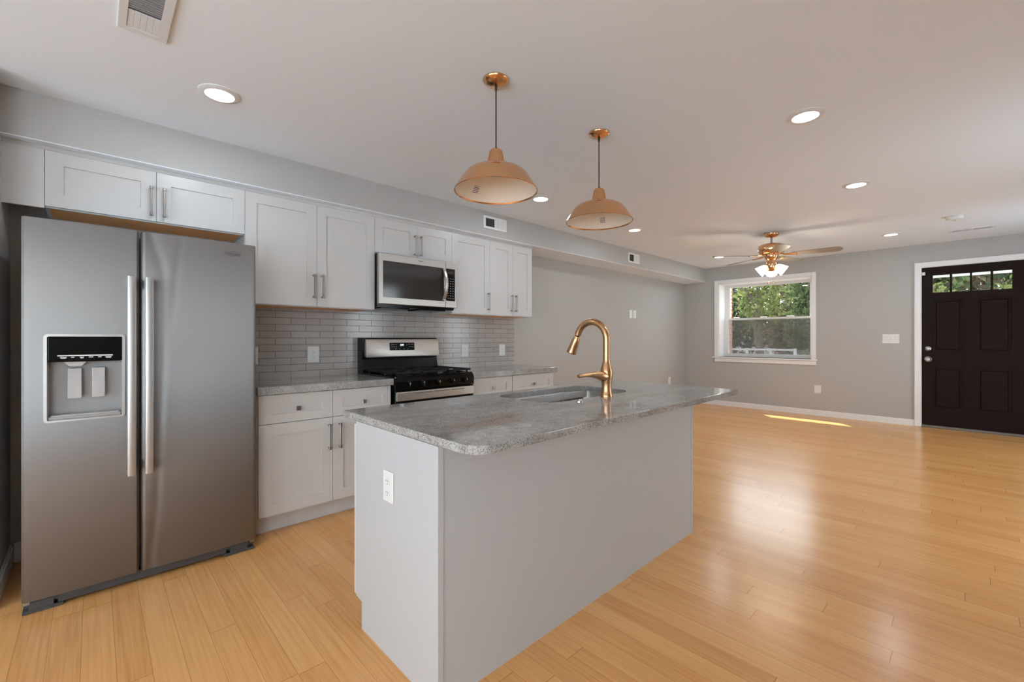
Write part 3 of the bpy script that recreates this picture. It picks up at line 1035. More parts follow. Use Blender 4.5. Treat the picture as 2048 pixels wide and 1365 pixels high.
for (x, z) in ((1.895, 1.180), (1.915, 1.180), (1.935, 1.180), (1.895, 1.160), (1.915, 1.160), (1.935, 1.160), (2.040, 1.176), (2.065, 1.182), (2.085, 1.182), (2.1, 1.182), (2.065, 1.160), (2.085, 1.160), (2.1, 1.160), (1.93, 1.142), (1.97, 1.142), (2.01, 1.142), (2.05, 1.142)):
    yq = 3.4945 + (z - 1.07) * 0.10
    MB().box(x - 0.005, x + 0.005, yq - 0.0008, yq + 0.002, z - 0.0022, z + 0.0022).build('touch_key', M['recess'], dsp)
# burners and three continuous grates
for (bx, by, br) in ((1.78, 3.12, 0.042), (1.78, 3.39, 0.036), (2.01, 3.255, 0.05), (2.24, 3.12, 0.046), (2.24, 3.39, 0.034)):
    t = MB()
    t.lathe([(0, 0.934), (br + 0.012, 0.934), (br + 0.008, 0.946), (br, 0.948), (br, 0.955), (br - 0.006, 0.958), (0, 0.958)], (bx, by, 0), 28)
    t.build('burner', M['iron'], rg, True)
for gx0, gx1 in ((1.650, 1.886), (1.891, 2.131), (2.136, 2.374)):
    t = MB()
    zg0, zg1, bw = 0.960, 0.976, 0.012
    y0, y1 = 3.002, 3.508
    for x in (gx0, gx1 - bw):
        t.box(x, x + bw, y0, y1, zg0, zg1, 0.002)
    for y in (y0, (y0 + y1) / 2 - bw / 2, y1 - bw):
        t.box(gx0, gx1, y, y + bw, zg0, zg1, 0.002)
    for y in (y0 + 0.125, y1 - 0.125):
        t.box(gx0, gx0 + 0.085, y - 0.005, y + 0.005, zg0, zg1, 0.002)
        t.box(gx1 - 0.085, gx1, y - 0.005, y + 0.005, zg0, zg1, 0.002)
        xm = (gx0 + gx1) / 2
        t.box(xm - 0.005, xm + 0.005, y - 0.11, y - 0.035, zg0, zg1, 0.002)
        t.box(xm - 0.005, xm + 0.005, y + 0.035, y + 0.11, zg0, zg1, 0.002)
    for x in (gx0 + 0.02, gx1 - 0.03):
        for y in (y0 + 0.02, y1 - 0.03):
            t.box(x, x + 0.012, y, y + 0.012, 0.934, zg0 + 0.002)
    t.build('grate', M['iron'], rg)

# ------------------------------------------------------------------ island
IX0, IX1, IY0, IY1 = 0.825, 2.750, 1.220, 1.842
isl = thing('kitchen_island', 'long off-white kitchen island under the gray granite top', 'island', (1.79, 1.53, 0))
m = MB()
m.prism([(IY0 + 0.0, 0.0), (1.788, 0.0), (1.788, 0.114), (IY1, 0.119), (IY1, 0.8755), (IY0, 0.8755)], IX0, IX0 + 0.018, 'yz')
m.build('end_panel', M['island'], isl)
m = MB()
m.prism([(IY0 + 0.0, 0.0), (1.788, 0.0), (1.788, 0.114), (IY1, 0.119), (IY1, 0.8755), (IY0, 0.8755)], IX1 - 0.018, IX1, 'yz')
m.build('end_panel', M['island'], isl)
MB().box(IX0 + 0.018, IX1 - 0.018, IY0 + 0.001, IY0 + 0.019, 0.0, 0.8755).build('back_panel', M['island'], isl)
# corner bead strips at both front corners
MB().box(IX0 - 0.002, IX0 + 0.024, IY0 - 0.003, IY0 + 0.012, 0.0, 0.8755, 0.0028, 2).build('corner_trim', M['island'], isl)
MB().box(IX1 - 0.016, IX1 + 0.006, IY0 - 0.004, IY0 + 0.012, 0.0, 0.8755, 0.0028, 2).build('corner_trim', M['island'], isl)
MB().box(IX0 + 0.018, IX1 - 0.018, 1.770, 1.788, 0.0, 0.114).build('toe_kick', M['toe'], isl)
m = MB()
m.box(IX0 + 0.018, IX1 - 0.018, IY0 + 0.019, IY1, 0.114, 0.130)
for x in (1.29, 1.75, 2.21):
    m.box(x - 0.008, x + 0.008, IY1 - 0.02, IY1, 0.114, 0.8755)
m.box(IX0 + 0.018, IX1 - 0.018, IY1 - 0.018, IY1, 0.836, 0.8755)
m.build('frame', M['cabinet'], isl)
def back_door(x0, x1):
    m = MB()
    y0, y1 = IY1 + 0.003, IY1 + 0.022
    st = 0.065
    m.ring_prism([(x0, 0.123), (x1, 0.123), (x1, 0.862), (x0, 0.862)], [(x0 + st, 0.19), (x1 - st, 0.19), (x1 - st, 0.795), (x0 + st, 0.795)], y0, y1, 'xz')
    m.box(x0 + st, x1 - st, y0 + 0.002, y1 - 0.008, 0.19, 0.795)
    return m.build('door', M['cabinet'], isl)
for a, b in ((0.827, 1.288), (1.291, 1.748), (1.751, 2.208), (2.211, 2.748)):
    d = back_door(a, b)
    x = b - 0.035
    t = MB().box(x - 0.005, x + 0.005, IY1 + 0.046, IY1 + 0.056, 0.62, 0.79, 0.0015)
    for z in (0.629, 0.781):
        t.box(x - 0.008, x + 0.008, IY1 + 0.022, IY1 + 0.058, z - 0.009, z + 0.009, 0.002)
    t.build('handle', M['nickel'], d)

# countertop with the sink cut out
CX0, CX1, CY0, CY1 = 0.826, 2.985, 1.022, 1.985
SX0, SX1, SY0, SY1 = 1.650, 2.462, 1.458, 1.885
nc = 10
outer = rrect(CX0, CX1, CY0, CY1, [0.012, 0.012, 0.075, 0.02], nc)
inner = rrect(SX0, SX1, SY0, SY1, [0.10, 0.10, 0.14, 0.14], nc)
ict = MB().ring_prism(outer, inner, 0.876, 0.906, 'xy', 0.0025).build('island_countertop', M['granite'], None, True, 18)
tag(ict, 'long polished gray granite top on the island with a sink cutout', 'countertop')

# undermount sink
sk = thing('kitchen_sink', 'undermount stainless steel sink set in the island top', 'sink', (2.056, 1.67, 0.70))
t = bmesh.new()
def ring(x0, x1, y0, y1, r, z):
    return [t.verts.new((a, b, z)) for a, b in rrect(x0, x1, y0, y1, r, nc)]
R = [ring(SX0 - 0.03, SX1 + 0.03, SY0 - 0.03, IY1 - 0.02 if False else SY1 + 0.02, [0.11, 0.11, 0.15, 0.15], 0.8752),
     ring(SX0 - 0.004, SX1 + 0.004, SY0 - 0.004, SY1 + 0.004, [0.10, 0.10, 0.14, 0.14], 0.8752),
     ring(SX0 - 0.002, SX1 + 0.002, SY0 - 0.002, SY1 + 0.002, [0.10, 0.10, 0.14, 0.14], 0.870),
     ring(SX0 + 0.008, SX1 - 0.008, SY0 + 0.008, SY1 - 0.008, [0.09, 0.09, 0.13, 0.13], 0.69),
     ring(SX0 + 0.030, SX1 - 0.030, SY0 + 0.030, SY1 - 0.030, [0.07, 0.07, 0.11, 0.11], 0.672)]
for a, b in zip(R, R[1:]):
    n = len(a)
    for i in range(n):
        t.faces.new((a[i], a[(i + 1) % n], b[(i + 1) % n], b[i]))
t.faces.new(R[-1])
bmesh.ops.recalc_face_normals(t, faces=t.faces[:])
m = MB(); m._add(t)
M['sink'] = metal('satin sink steel', (0.38, 0.36, 0.34, 1), 0.33, (1, 1, 12), 0.08)
m.build('bowl', M['sink'], sk, True, 40)
MB().lathe([(0, 0.673), (0.055, 0.673), (0.055, 0.677), (0.045, 0.678), (0.040, 0.674), (0, 0.674)], (2.056, 1.70, 0), 28).build('drain', M['chrome'], sk, True)

# faucet
FX, FY = 2.09, 1.415
fc = thing('kitchen_faucet', 'rose gold gooseneck pull-down faucet on the granite island', 'faucet', (FX, FY, 0.906))
MB().lathe([(0.0, 0.906), (0.036, 0.906), (0.037, 0.914), (0.033, 0.922), (0.0285, 0.945), (0.027, 0.965), (0.0295, 0.99), (0.035, 1.02), (0.0365, 1.045), (0.034, 1.06), (0.026, 1.085), (0.0205, 1.105), (0.0195, 1.12), (0.0, 1.12)], (FX, FY, 0), 32).build('body', M['faucet'], fc, True, 50)
pts = [(FX, FY, 1.10)]
for i in range(4):
    pts.append((FX, FY, 1.12 + i * 0.03))
cr, zc_ = 0.103, 1.228
for i in range(0, 17):
    a = math.radians(0 + i * 165 / 16)
    pts.append((FX, FY + cr - cr * math.cos(a), zc_ + cr * math.sin(a)))
e = Vector(pts[-1]); dirv = (Vector(pts[-1]) - Vector(pts[-2])).normalized()
MB().tube(pts, [0.0195] * len(pts), 18).build('spout', M['faucet'], fc, True, 60)
hd = Vector((0, 0.46, -1.0)).normalized()
h0 = e - hd * 0.002
MB().lathe([(0.0, 0), (0.013, 0), (0.013, 0.012), (0.0, 0.012)], h0, 20, hd).build('joint_collar', M['cord'], fc, True)
h1 = h0 + hd * 0.010
MB().lathe([(0.0, 0), (0.0155, 0), (0.0195, 0.010), (0.0235, 0.030), (0.0255, 0.055), (0.0265, 0.080), (0.0295, 0.100), (0.0305, 0.106), (0.0295, 0.110), (0.024, 0.110), (0.023, 0.106), (0, 0.106)], h1, 26, hd).build('spray_head', M['faucet'], fc, True, 50)
# lever swings out on the side of the body
lv = MB()
lp = [(FX - 0.012, FY, 1.022), (FX - 0.035, FY + 0.004, 1.024), (FX - 0.060, FY + 0.008, 1.028), (FX - 0.085, FY + 0.012, 1.033), (FX - 0.12, FY + 0.018, 1.036), (FX - 0.16, FY + 0.024, 1.036), (FX - 0.195, FY + 0.03, 1.033), (FX - 0.215, FY + 0.033, 1.031)]
lv.tube(lp, [0.028, 0.029, 0.026, 0.020, 0.0135, 0.0105, 0.0105, 0.008], 18)
lv.build('lever', M['faucet'], fc, True, 60)
bt = MB().lathe([(0, 0.906), (0.021, 0.906), (0.021, 0.910), (0.017, 0.913), (0.010, 0.913), (0.009, 0.917), (0, 0.9175)], (1.83, 1.405, 0), 26).build('air_switch_button', M['chrome'], None, True)
tag(bt, 'small round chrome button on the granite beside the sink', 'button')

# ------------------------------------------------------------------ outlets and switches
def plate_y(name, x, z, w, h, yf, label, kind, group='white outlet and switch plates on the tile', cat='outlet'):
    t = thing(name, label, cat, (x, yf, z), group)
    MB().box(x - w / 2, x + w / 2, yf - 0.006, yf, z - h / 2, z + h / 2, 0.003).build('cover_plate', M['plastic'], t)
    if kind == 'duplex':
        for s in (-1, 1):
            r = MB().prism(rrect(x - 0.017, x + 0.017, z + s * 0.021 - 0.014, z + s * 0.021 + 0.014, 0.008, 4), yf - 0.009, yf - 0.005, 'xz').build('receptacle', M['plastic'], t)
            q = MB()
            q.box(x - 0.0075, x - 0.0055, yf - 0.0094, yf - 0.008, z + s * 0.021 - 0.002, z + s * 0.021 + 0.007)
            q.box(x + 0.0055, x + 0.0075, yf - 0.0094, yf - 0.008, z + s * 0.021 - 0.002, z + s * 0.021 + 0.007)
            q.box(x - 0.002, x + 0.002, yf - 0.0094, yf - 0.008, z + s * 0.021 - 0.010, z + s * 0.021 - 0.006)
            q.build('slots', M['slot'], r)
    elif kind == 'rocker':
        MB().box(x - 0.016, x + 0.016, yf - 0.009, yf - 0.005, z - 0.033, z + 0.033, 0.002).build('rocker', M['plastic'], t)
    elif kind == 'double':
        for s in (-1, 1):
            MB().box(x + s * 0.026 - 0.016, x + s * 0.026 + 0.016, yf - 0.010, yf - 0.005, z - 0.034, z + 0.034, 0.002).build('rocker', M['plastic'], t)
    return t
plate_y('wall_outlet', 1.271, 1.107, 0.088, 0.128, YB - 0.010, 'white duplex outlet on the tile between refrigerator and range', 'duplex')
plate_y('wall_outlet', 2.792, 1.108, 0.088, 0.128, YB - 0.010, 'white outlet plate on the tile just right of the range', 'duplex')
plate_y('wall_switch', 3.313, 1.104, 0.088, 0.128, YB - 0.010, 'white switch plate on the tile near its far edge', 'rocker', cat='switch')
plate_y('wall_switch', 0.832, 1.108, 0.09, 0.128, YB - 0.010, 'white plate on the tile half hidden behind the refrigerator edge', 'rocker', cat='switch')
plate_y('wall_switch', 6.030, 1.612, 0.082, 0.125, YB, 'left one of two white plates side by side high on the gray wall', 'rocker', None, 'switch')
plate_y('wall_outlet', 6.142, 1.612, 0.082, 0.125, YB, 'right one of two white plates side by side high on the gray wall', 'duplex', None)
plate_y('wall_outlet', 7.292, 0.492, 0.085, 0.125, YB, 'white outlet low on the gray wall near the far corner', 'duplex', None)
# on the island end (faces -X)
t = thing('island_outlet', 'white duplex outlet on the bright end of the island', 'outlet', (IX0, 1.549, 0.662))
xo = IX0
MB().box(xo - 0.006, xo, 1.511, 1.588, 0.603, 0.722, 0.003).build('cover_plate', M['plastic'], t)
for s in (-1, 1):
    zc2 = 0.662 + s * 0.022
    r = MB().prism(rrect(1.549 - 0.018, 1.549 + 0.018, zc2 - 0.015, zc2 + 0.015, 0.008, 4), xo - 0.009, xo - 0.005, 'yz').build('receptacle', M['plastic'], t)
    q = MB()
    for yy in (1.5415, 1.5555):
        q.box(xo - 0.0094, xo - 0.008, yy, yy + 0.002, zc2 - 0.002, zc2 + 0.007)
    q.box(xo - 0.0094, xo - 0.008, 1.547, 1.551, zc2 - 0.011, zc2 - 0.007)
    q.build('slots', M['slot'], r)
# far wall
t = thing('wall_switch', 'wide white four-switch plate beside the front door', 'switch', (XF, 0.750, 1.228))
MB().box(XF - 0.006, XF, 0.660, 0.840, 1.166, 1.292, 0.003).build('cover_plate', M['plastic'], t)
for k in range(4):
    y = 0.684 + k * 0.044
    MB().box(XF - 0.011, XF - 0.005, y - 0.015, y + 0.015, 1.195, 1.263, 0.003).build('rocker', M['plastic'], t)
t = thing('wall_outlet', 'white outlet low on the far wall between window and front door', 'outlet', (XF, 1.587, 0.468))
MB().box(XF - 0.006, XF, 1.546, 1.628, 0.408, 0.526, 0.003).build('cover_plate', M['plastic'], t)
for s in (-1, 1):
    MB().prism(rrect(1.587 - 0.017, 1.587 + 0.017, 0.467 + s * 0.022 - 0.014, 0.467 + s * 0.022 + 0.014, 0.008, 4), XF - 0.009, XF - 0.005, 'yz').build('receptacle', M['plastic'], t)

# ------------------------------------------------------------------ vents, smoke detector
def soffit_vent(x0, x1, z0, z1, label):
    t = thing('soffit_vent', label, 'vent', ((x0 + x1) / 2, YS, (z0 + z1) / 2), 'white registers on the soffit face')
    w = x1 - x0
    ax0, ax1 = x0 + 0.09 * w, x1 - 0.09 * w
    az0, az1 = z0 + 0.022, z1 - 0.022
    MB().ring_prism([(x0, z0), (x1, z0), (x1, z1), (x0, z1)], [(ax0, az0), (ax1, az0), (ax1, az1), (ax0, az1)], YS - 0.010, YS, 'xz', 0.003).build('frame', M['plastic'], t)
    MB().box(ax0, ax1, YS - 0.0015, YS + 0.0, az0, az1).build('backing', M['slot'], t)
    xm = ax0 + 0.42 * (ax1 - ax0)
    m = MB()
    for k in range(6):
        z = az0 + (k + 0.5) * (az1 - az0) / 6
        m.box(ax0, xm, YS - 0.006, YS - 0.002, z - 0.0028, z + 0.0028)
    m.box(xm, xm + 0.008, YS - 0.009, YS - 0.001, az0, az1)
    m.build('open_louvers', M['grille'], t)
    m = MB()
    nf = 9
    for k in range(nf):
        xa = xm + 0.008 + k * (ax1 - xm - 0.008) / nf
        m.box(xa, xa + (ax1 - xm - 0.008) / nf * 0.86, YS - 0.008, YS - 0.0018, az0, az1, 0.001)
    m.build('fins', M['plastic'], t)
soffit_vent(2.722, 3.026, 2.306, 2.430, 'white register on the soffit above the single-door cabinet')
soffit_vent(5.320, 5.610, 2.286, 2.422, 'small white register on the soffit beyond the cabinets')

t = thing('ceiling_vent', 'white ceiling register with dark louvers above the refrigerator', 'vent', (0.145, 2.14, ZC))
MB().ring_prism([(0.066, 1.955), (0.222, 1.955), (0.222, 2.322), (0.066, 2.322)], [(0.093, 1.985), (0.190, 1.985), (0.190, 2.292), (0.093, 2.292)], ZC - 0.009, ZC, 'xy', 0.003).build('frame', M['plastic'], t)
MB().box(0.093, 0.190, 1.985, 2.292, ZC - 0.0015, ZC).build('backing', M['slot'], t)
m = MB()
for k in range(12):
    y = 1.992 + k * 0.0145
    m.box(0.093, 0.190, y - 0.0035, y + 0.0035, ZC - 0.008, ZC - 0.0025)
m.build('open_louvers', M['recess'], t)
m = MB()
for k in range(5):
    xa = 0.094 + k * 0.0192
    m.box(xa, xa + 0.0188, 2.172, 2.291, ZC - 0.007, ZC - 0.0018, 0.001)
m.build('fins', M['plastic'], t)

t = thing('ceiling_slot_vent', 'slim white slot register on the ceiling near the front door', 'vent', (7.16, -0.02, ZC))
m = MB().box(7.10, 7.22, -0.20, 0.17, ZC - 0.008, ZC, 0.003)
m.build('frame', M['plastic'], t)
m = MB()
for a, b in ((-0.17, -0.03), (-0.005, 0.14)):
    for dx in (-0.03, 0.0, 0.03):
        m.box(7.16 + dx - 0.006, 7.16 + dx + 0.006, a, b, ZC - 0.0092, ZC - 0.007)
m.build('slot_openings', M['recess'], t)
t = thing('smoke_detector', 'round white smoke detector on the ceiling', 'smoke detector', (6.315, 0.108, ZC))
MB().lathe([(0, 0), (0.062, 0), (0.066, -0.006), (0.066, -0.022), (0.058, -0.034), (0.03, -0.038), (0, -0.038)], (6.315, 0.108, ZC), 32).build('housing', M['plastic'], t, True, 40)
MB().lathe([(0, -0.037), (0.012, -0.037), (0.012, -0.041), (0, -0.041)], (6.34, 0.108, ZC), 16).build('test_button', M['paddle'], t, True)

# ------------------------------------------------------------------ recessed downlights
def downlight(x, y, label):
    t = thing('downlight', label, 'ceiling light', (x, y, ZC), 'recessed downlights in the ceiling')
    MB().lathe([(0.062, -0.002), (0.064, -0.010), (0.075, -0.010), (0.0915, -0.003), (0.0915, 0.0), (0.062, 0.0)], (x, y, ZC), 40, closed=True).build('trim_ring', M['plastic'], t, True, 50)
    MB().lathe([(0, -0.004), (0.064, -0.004), (0.064, -0.001), (0, -0.001)], (x, y, ZC), 36).build('lens', M['lens'], t, True)
    la = bpy.data.lights.new('downlight_lamp', 'AREA')
    la.shape = 'DISK'
    la.size = 0.12
    la.energy = DOWNLIGHT_W
    la.color = (0.80, 0.91, 1.0)
    lo = bpy.data.objects.new('downlight_lamp', la)
    COL.objects.link(lo)
    lo.parent = t
    lo.location = (0, 0, -0.012)
    return t
downlight(0.462, 2.625, 'lit downlight in the ceiling above the refrigerator')
downlight(2.861, 2.625, 'lit downlight beside the nearer pendant shade over the counter run')
downlight(4.457, 2.640, 'lit downlight just beyond the second pendant near the soffit')
downlight(6.860, 2.630, 'lit downlight behind the left blade of the ceiling fan')
downlight(2.860, 0.632, 'largest lit downlight on the open right side of the ceiling')
downlight(4.434, 0.632, 'lit downlight between the largest right-hand downlight and the smoke detector')
downlight(6.857, 0.650, 'lit downlight near the far wall right of the ceiling fan')

# ------------------------------------------------------------------ pendants
def label_patch(cx, cy, az, r0, z0, r1, z1, w):
    m = MB()
    N = 4
    for i in range(N):
        for j in range(2):
            def P(u, v):
                a = az + (u - 0.5) * w
                r = r0 + (r1 - r0) * v - 0.0018
                return (cx + r * math.cos(a), cy + r * math.sin(a), z0 + (z1 - z0) * v - 0.0012)
            m.quad(P(i / N, j / 2), P((i + 1) / N, j / 2), P((i + 1) / N, (j + 1) / 2), P(i / N, (j + 1) / 2))
    return m
def label_mat():
    t = NT('printed warning sticker')
    w = t.n('ShaderNodeTexWave', wave_type='BANDS', bands_direction='Z')
    w.inputs['Scale'].default_value = 45
    w.inputs['Distortion'].default_value = 1.5
    w.inputs['Detail'].default_value = 3
    t.l(t.coord(), w.inputs['Vector'])
    t.set(Base_Color=t.ramp(w.outputs['Fac'], [(0.42, (0.16, 0.12, 0.10, 1)), (0.55, (0.80, 0.72, 0.62, 1))]), Roughness=0.5)
    return t.m
M['sticker'] = label_mat()
def pendant(x, y, label, az):
    t = thing('pendant_light', label, 'pendant light', (x, y, ZC), 'copper dome pendants above the island')
    MB().lathe([(0, 0), (0.063, 0), (0.0635, -0.004), (0.060, -0.010), (0.045, -0.020), (0.02, -0.028), (0.0, -0.029)], (x, y, ZC), 40).build('canopy', M['brass'], t, True, 50)
    m = MB()
    m.tube([(x, y, ZC - 0.026), (x, y, 2.139)], 0.0032, 8)
    m.lathe([(0, ZC - 0.05), (0.0055, ZC - 0.05), (0.007, ZC - 0.026), (0, ZC - 0.026)], (x, y, 0), 14)
    m.lathe([(0, 2.132), (0.010, 2.132), (0.007, 2.142), (0.0045, 2.150), (0, 2.150)], (x, y, 0), 14)
    m.build('cord', M['cord'], t, True)
    m = MB()
    m.lathe([(0.0, 2.137), (0.026, 2.137), (0.029, 2.133), (0.0415, 2.068), (0.043, 2.060), (0.040, 2.054)], (x, y, 0), 40, closed=True)
    nk = m.build('neck_cap', M['brass'], t, True, 40)
    m = MB()
    for k in range(20):
        a = 2 * PI * k / 20
        ca, sa = math.cos(a), math.sin(a)
        m.tube([(x + 0.0297 * ca, y + 0.0297 * sa, 2.130), (x + 0.0412 * ca, y + 0.0412 * sa, 2.072)], 0.0012, 5)
    m.build('ribbing', M['brass'], nk, True)
    prof = [(0.040, 2.061), (0.062, 2.058), (0.090, 2.051), (0.112, 2.044), (0.130, 2.035), (0.144, 2.024), (0.155, 2.011), (0.166, 1.995), (0.182, 1.970), (0.197, 1.946), (0.2005, 1.939), (0.1985, 1.937)]
    s = MB().lathe(prof, (x, y, 0), 64, closed=True).build('shade', M['brass'], t, True, 50)
    pin = [(r - 0.0015, z - 0.0015) for r, z in prof[:-2]]
    pin = [(0.0, 2.056)] + pin
    MB().lathe(pin, (x, y, 0), 64, closed=True).build('shade_lining', M['shade_in'], t, True, 50)
    m = MB().lathe([(0, 2.05), (0.021, 2.05), (0.021, 2.012), (0.0175, 2.012), (0.0175, 2.03), (0, 2.03)], (x, y, 0), 24)
    m.build('lamp_socket', M['plastic'], t, True)
    label_patch(x, y, az, 0.1770, 1.976, 0.1560, 2.0075, 0.20).build('warning_sticker', M['sticker'], t)
    return t
pendant(1.394, 1.569, 'nearer, larger-looking copper dome pendant on a black cord over the island', math.radians(48.4 + 38))
pendant(2.207, 1.548, 'farther, smaller-looking copper dome pendant over the island sink', math.radians(35 - 8))

# ------------------------------------------------------------------ ceiling fan
fx, fy = 5.777, 1.616
fan = thing('ceiling_fan', 'brass ceiling fan with five blades and lit glass shades', 'ceiling fan', (fx, fy, ZC))
MB().lathe([(0, 0), (0.080, 0), (0.082, -0.006), (0.078, -0.022), (0.060, -0.042), (0.035, -0.052), (0.025, -0.054), (0, -0.054)], (fx, fy, ZC), 36).build('canopy', M['brass'], fan, True, 50)
MB().cyl((fx, fy, 2.335), 0.0125, 0.09).build('downrod', M['nickel'], fan, True)
m = MB().lathe([(0, 2.352), (0.03, 2.352), (0.05, 2.345), (0.115, 2.338), (0.137, 2.325), (0.140, 2.31), (0.140, 2.268), (0.134, 2.250), (0.115, 2.232), (0.095, 2.224), (0, 2.224)], (fx, fy, 0), 44)
m.build('motor_housing', M['brass'], fan, True, 40)
MB().lathe([(0, 2.224), (0.072, 2.224), (0.074, 2.20), (0.066, 2.175), (0.05, 2.160), (0.045, 2.15), (0, 2.15)], (fx, fy, 0), 36).build('switch_housing', M['brass'], fan, True, 40)
MB().lathe([(0, 2.150), (0.046, 2.150), (0.052, 2.135), (0.054, 2.11), (0.056, 2.085), (0.050, 2.055), (0.036, 2.034), (0.016, 2.026), (0, 2.026)], (fx, fy, 0), 32).build('light_fitter', M['brass'], fan, True, 50)
M['blade'] = paint('taupe fan blade', (0.30, 0.235, 0.175, 1), 0.4, 0.1, 0, 20)
for k in range(5):
    a = math.radians(61.5 + 72 * k)
    ca, sa = math.cos(a), math.sin(a)
    def P(r, s, z):
        return Vector((fx + r * ca - s * sa, fy + r * sa + s * ca, z))
    # blade outline in its own plane, pitched about its long axis
    pitch = math.radians(-11)
    outl = []
    N = 8
    r0, r1 = 0.205, 0.675
    side = [(r0, 0.048), (0.30, 0.056), (0.45, 0.064), (0.58, 0.067)]
    tip = [(r1 - 0.055 + 0.055 * math.sin(PI / 2 * i / N) , 0.067 * math.cos(PI / 2 * i / N)) for i in range(N + 1)]
    upper_ = side + tip
    outl = upper_ + [(r, -s) for r, s in reversed(upper_[:-1])]
    t = bmesh.new()
    A = [t.verts.new(P(r, s * math.cos(pitch), 2.213 + s * math.sin(pitch))) for r, s in outl]
    B = [t.verts.new(P(r, s * math.cos(pitch), 2.207 + s * math.sin(pitch))) for r, s in outl]
    t.faces.new(A); t.faces.new(B)
    n = len(A)
    for i in range(n):
        t.faces.new((A[i], A[(i + 1) % n], B[(i + 1) % n], B[i]))
    bmesh.ops.recalc_face_normals(t, faces=t.faces[:])
    m = MB(); m._add(t)
    bl = m.build('blade', M['blade'], fan)
    m = MB()
    m.tube([P(0.09, 0, 2.222), P(0.13, 0.012, 2.212), P(0.18, 0.022, 2.206), P(0.25, 0.026, 2.203)], 0.007, 8)
    m.tube([P(0.09, 0, 2.222), P(0.13, -0.012, 2.214), P(0.18, -0.022, 2.212), P(0.25, -0.026, 2.213)], 0.007, 8)
    m.tube([P(0.25, 0.030, 2.202), P(0.25, -0.030, 2.214)], 0.008, 8)
    m.build('blade_iron', M['brass'], bl, True)
view_az = math.atan2(fy, fx)
for da in (90, -90, 0):
    a = view_az + math.radians(da)
    ax = Vector((math.cos(a) * 0.80, math.sin(a) * 0.80, -0.60)).normalized()
    c0 = Vector((fx, fy, 2.118)) + ax * 0.045
    MB().lathe([(0, -0.02), (0.02, -0.015), (0.024, 0.0), (0.022, 0.018), (0, 0.018)], c0, 20, ax).build('shade_holder', M['brass'], fan, True)
    gs = MB().lathe([(0.020, 0.010), (0.030, 0.016), (0.042, 0.035), (0.050, 0.060), (0.056, 0.090), (0.064, 0.118), (0.061, 0.118), (0.052, 0.088), (0.044, 0.055), (0.034, 0.030), (0.02, 0.018)], c0, 28, ax, closed=True).build('glass_shade', M['shade_lit'], fan, True, 60)
    MB().lathe([(0, 0.020), (0.014, 0.025), (0.022, 0.05), (0.024, 0.07), (0.016, 0.088), (0, 0.094)], c0, 18, ax).build('bulb', M['lens'], gs, True)
    la = bpy.data.lights.new('fan_lamp', 'POINT')
    la.energy = FANLIGHT_W
    la.shadow_soft_size = 0.03
    la.color = (1.0, 0.90, 0.74)
    lo = bpy.data.objects.new('fan_lamp', la)
    COL.objects.link(lo)
    lo.parent = fan
    lo.location = c0 + ax * 0.14 - Vector((fx, fy, ZC))
for (dx, dy, z0, z1) in ((-0.030, 0.025, 2.04, 1.905), (-0.012, -0.022, 2.04, 1.912)):
    m = MB().tube([(fx + dx, fy + dy, z0), (fx + dx, fy + dy, z1)], 0.0012, 6)
    pc = m.build('pull_chain', M['nickel'], fan)
    MB().lathe([(0, 0), (0.005, -0.004), (0.006, -0.03), (0.003, -0.036), (0, -0.037)], (fx + dx, fy + dy, z1), 12).build('chain_fob', M['brass'], pc, True)

# ------------------------------------------------------------------ outside
struct(MB().box(XF + WT, 60, -40, 45, -0.75, -0.65).build('ground', M['soil']))
struct(MB().box(-30, XR - 0.15, -20, 25, -0.25, -0.12).build('bounce_ground', M['patio']))  # unseen ground added as a reflector, throwing daylight up through the openings
struct(MB().box(XR - 0.15, XF + WT, -25, YR - 0.15, -0.25, -0.12).build('bounce_ground', M['patio']))
def foliage(m, c, R, n, leaf, rs, flat=1.0):
    for _ in range(n):
        u = rs.uniform(-1, 1); th = rs.uniform(0, 2 * PI)
        rr = rs.uniform(0.35, 1.0) ** 0.5
        s = math.sqrt(1 - u * u)
        lump = 0.8 + 0.25 * math.sin(5 * th + 3 * u) + 0.12 * math.sin(11 * th - 7 * u)
        p = Vector((c[0] + R[0] * rr * s * math.cos(th) * lump, c[1] + R[1] * rr * s * math.sin(th) * lump, c[2] + R[2] * rr * u * lump))
        d = Vector((rs.gauss(0, 1), rs.gauss(0, 1), rs.gauss(0, 0.7))).normalized()
        e = d.orthogonal().normalized()
        q = d.cross(e)
        a = rs.uniform(0, 2 * PI)
        e2 = e * math.cos(a) + q * math.sin(a)
        q2 = d.cross(e2)
        L = leaf * rs.uniform(0.6, 1.3)
        m.quad(p - e2 * L, p + q2 * L * 0.42, p + e2 * L, p - q2 * L * 0.42)
def tree(x, y, h, R, mat, n, leaf, label, seed, name='leafy_tree', cat='tree', zc=None, trunk=0.14):
    rs = random.Random(seed)
    t = thing(name, label, cat, (x, y, -0.65), 'trees and bushes outside')
    m = MB()
    zc = h * 0.62 if zc is None else zc
    foliage(m, (x, y, zc), R, n, leaf, rs)
    m.build('crown', M[mat], t)
    m = MB()
    pts = [(x, y, -0.66)]
    for i in range(1, 6):
        pts.append((x + rs.uniform(-0.1, 0.1), y + rs.uniform(-0.1, 0.1), -0.65 + (zc + 0.4 + 0.65) * i / 5))
    m.tube(pts, [trunk * (1 - 0.12 * i) for i in range(6)], 10)
    for k in range(5):
        a = rs.uniform(0, 2 * PI)
        b0 = Vector(pts[3 if k % 2 else 4])
        b1 = b0 + Vector((R[0] * 0.7 * math.cos(a), R[1] * 0.7 * math.sin(a), R[2] * 0.5))
        m.tube([b0, (b0 + b1) / 2 + Vector((0, 0, 0.1)), b1], [trunk * 0.45, trunk * 0.3, trunk * 0.12], 7)
    m.build('trunk', M['bark'], t, True)
    return t
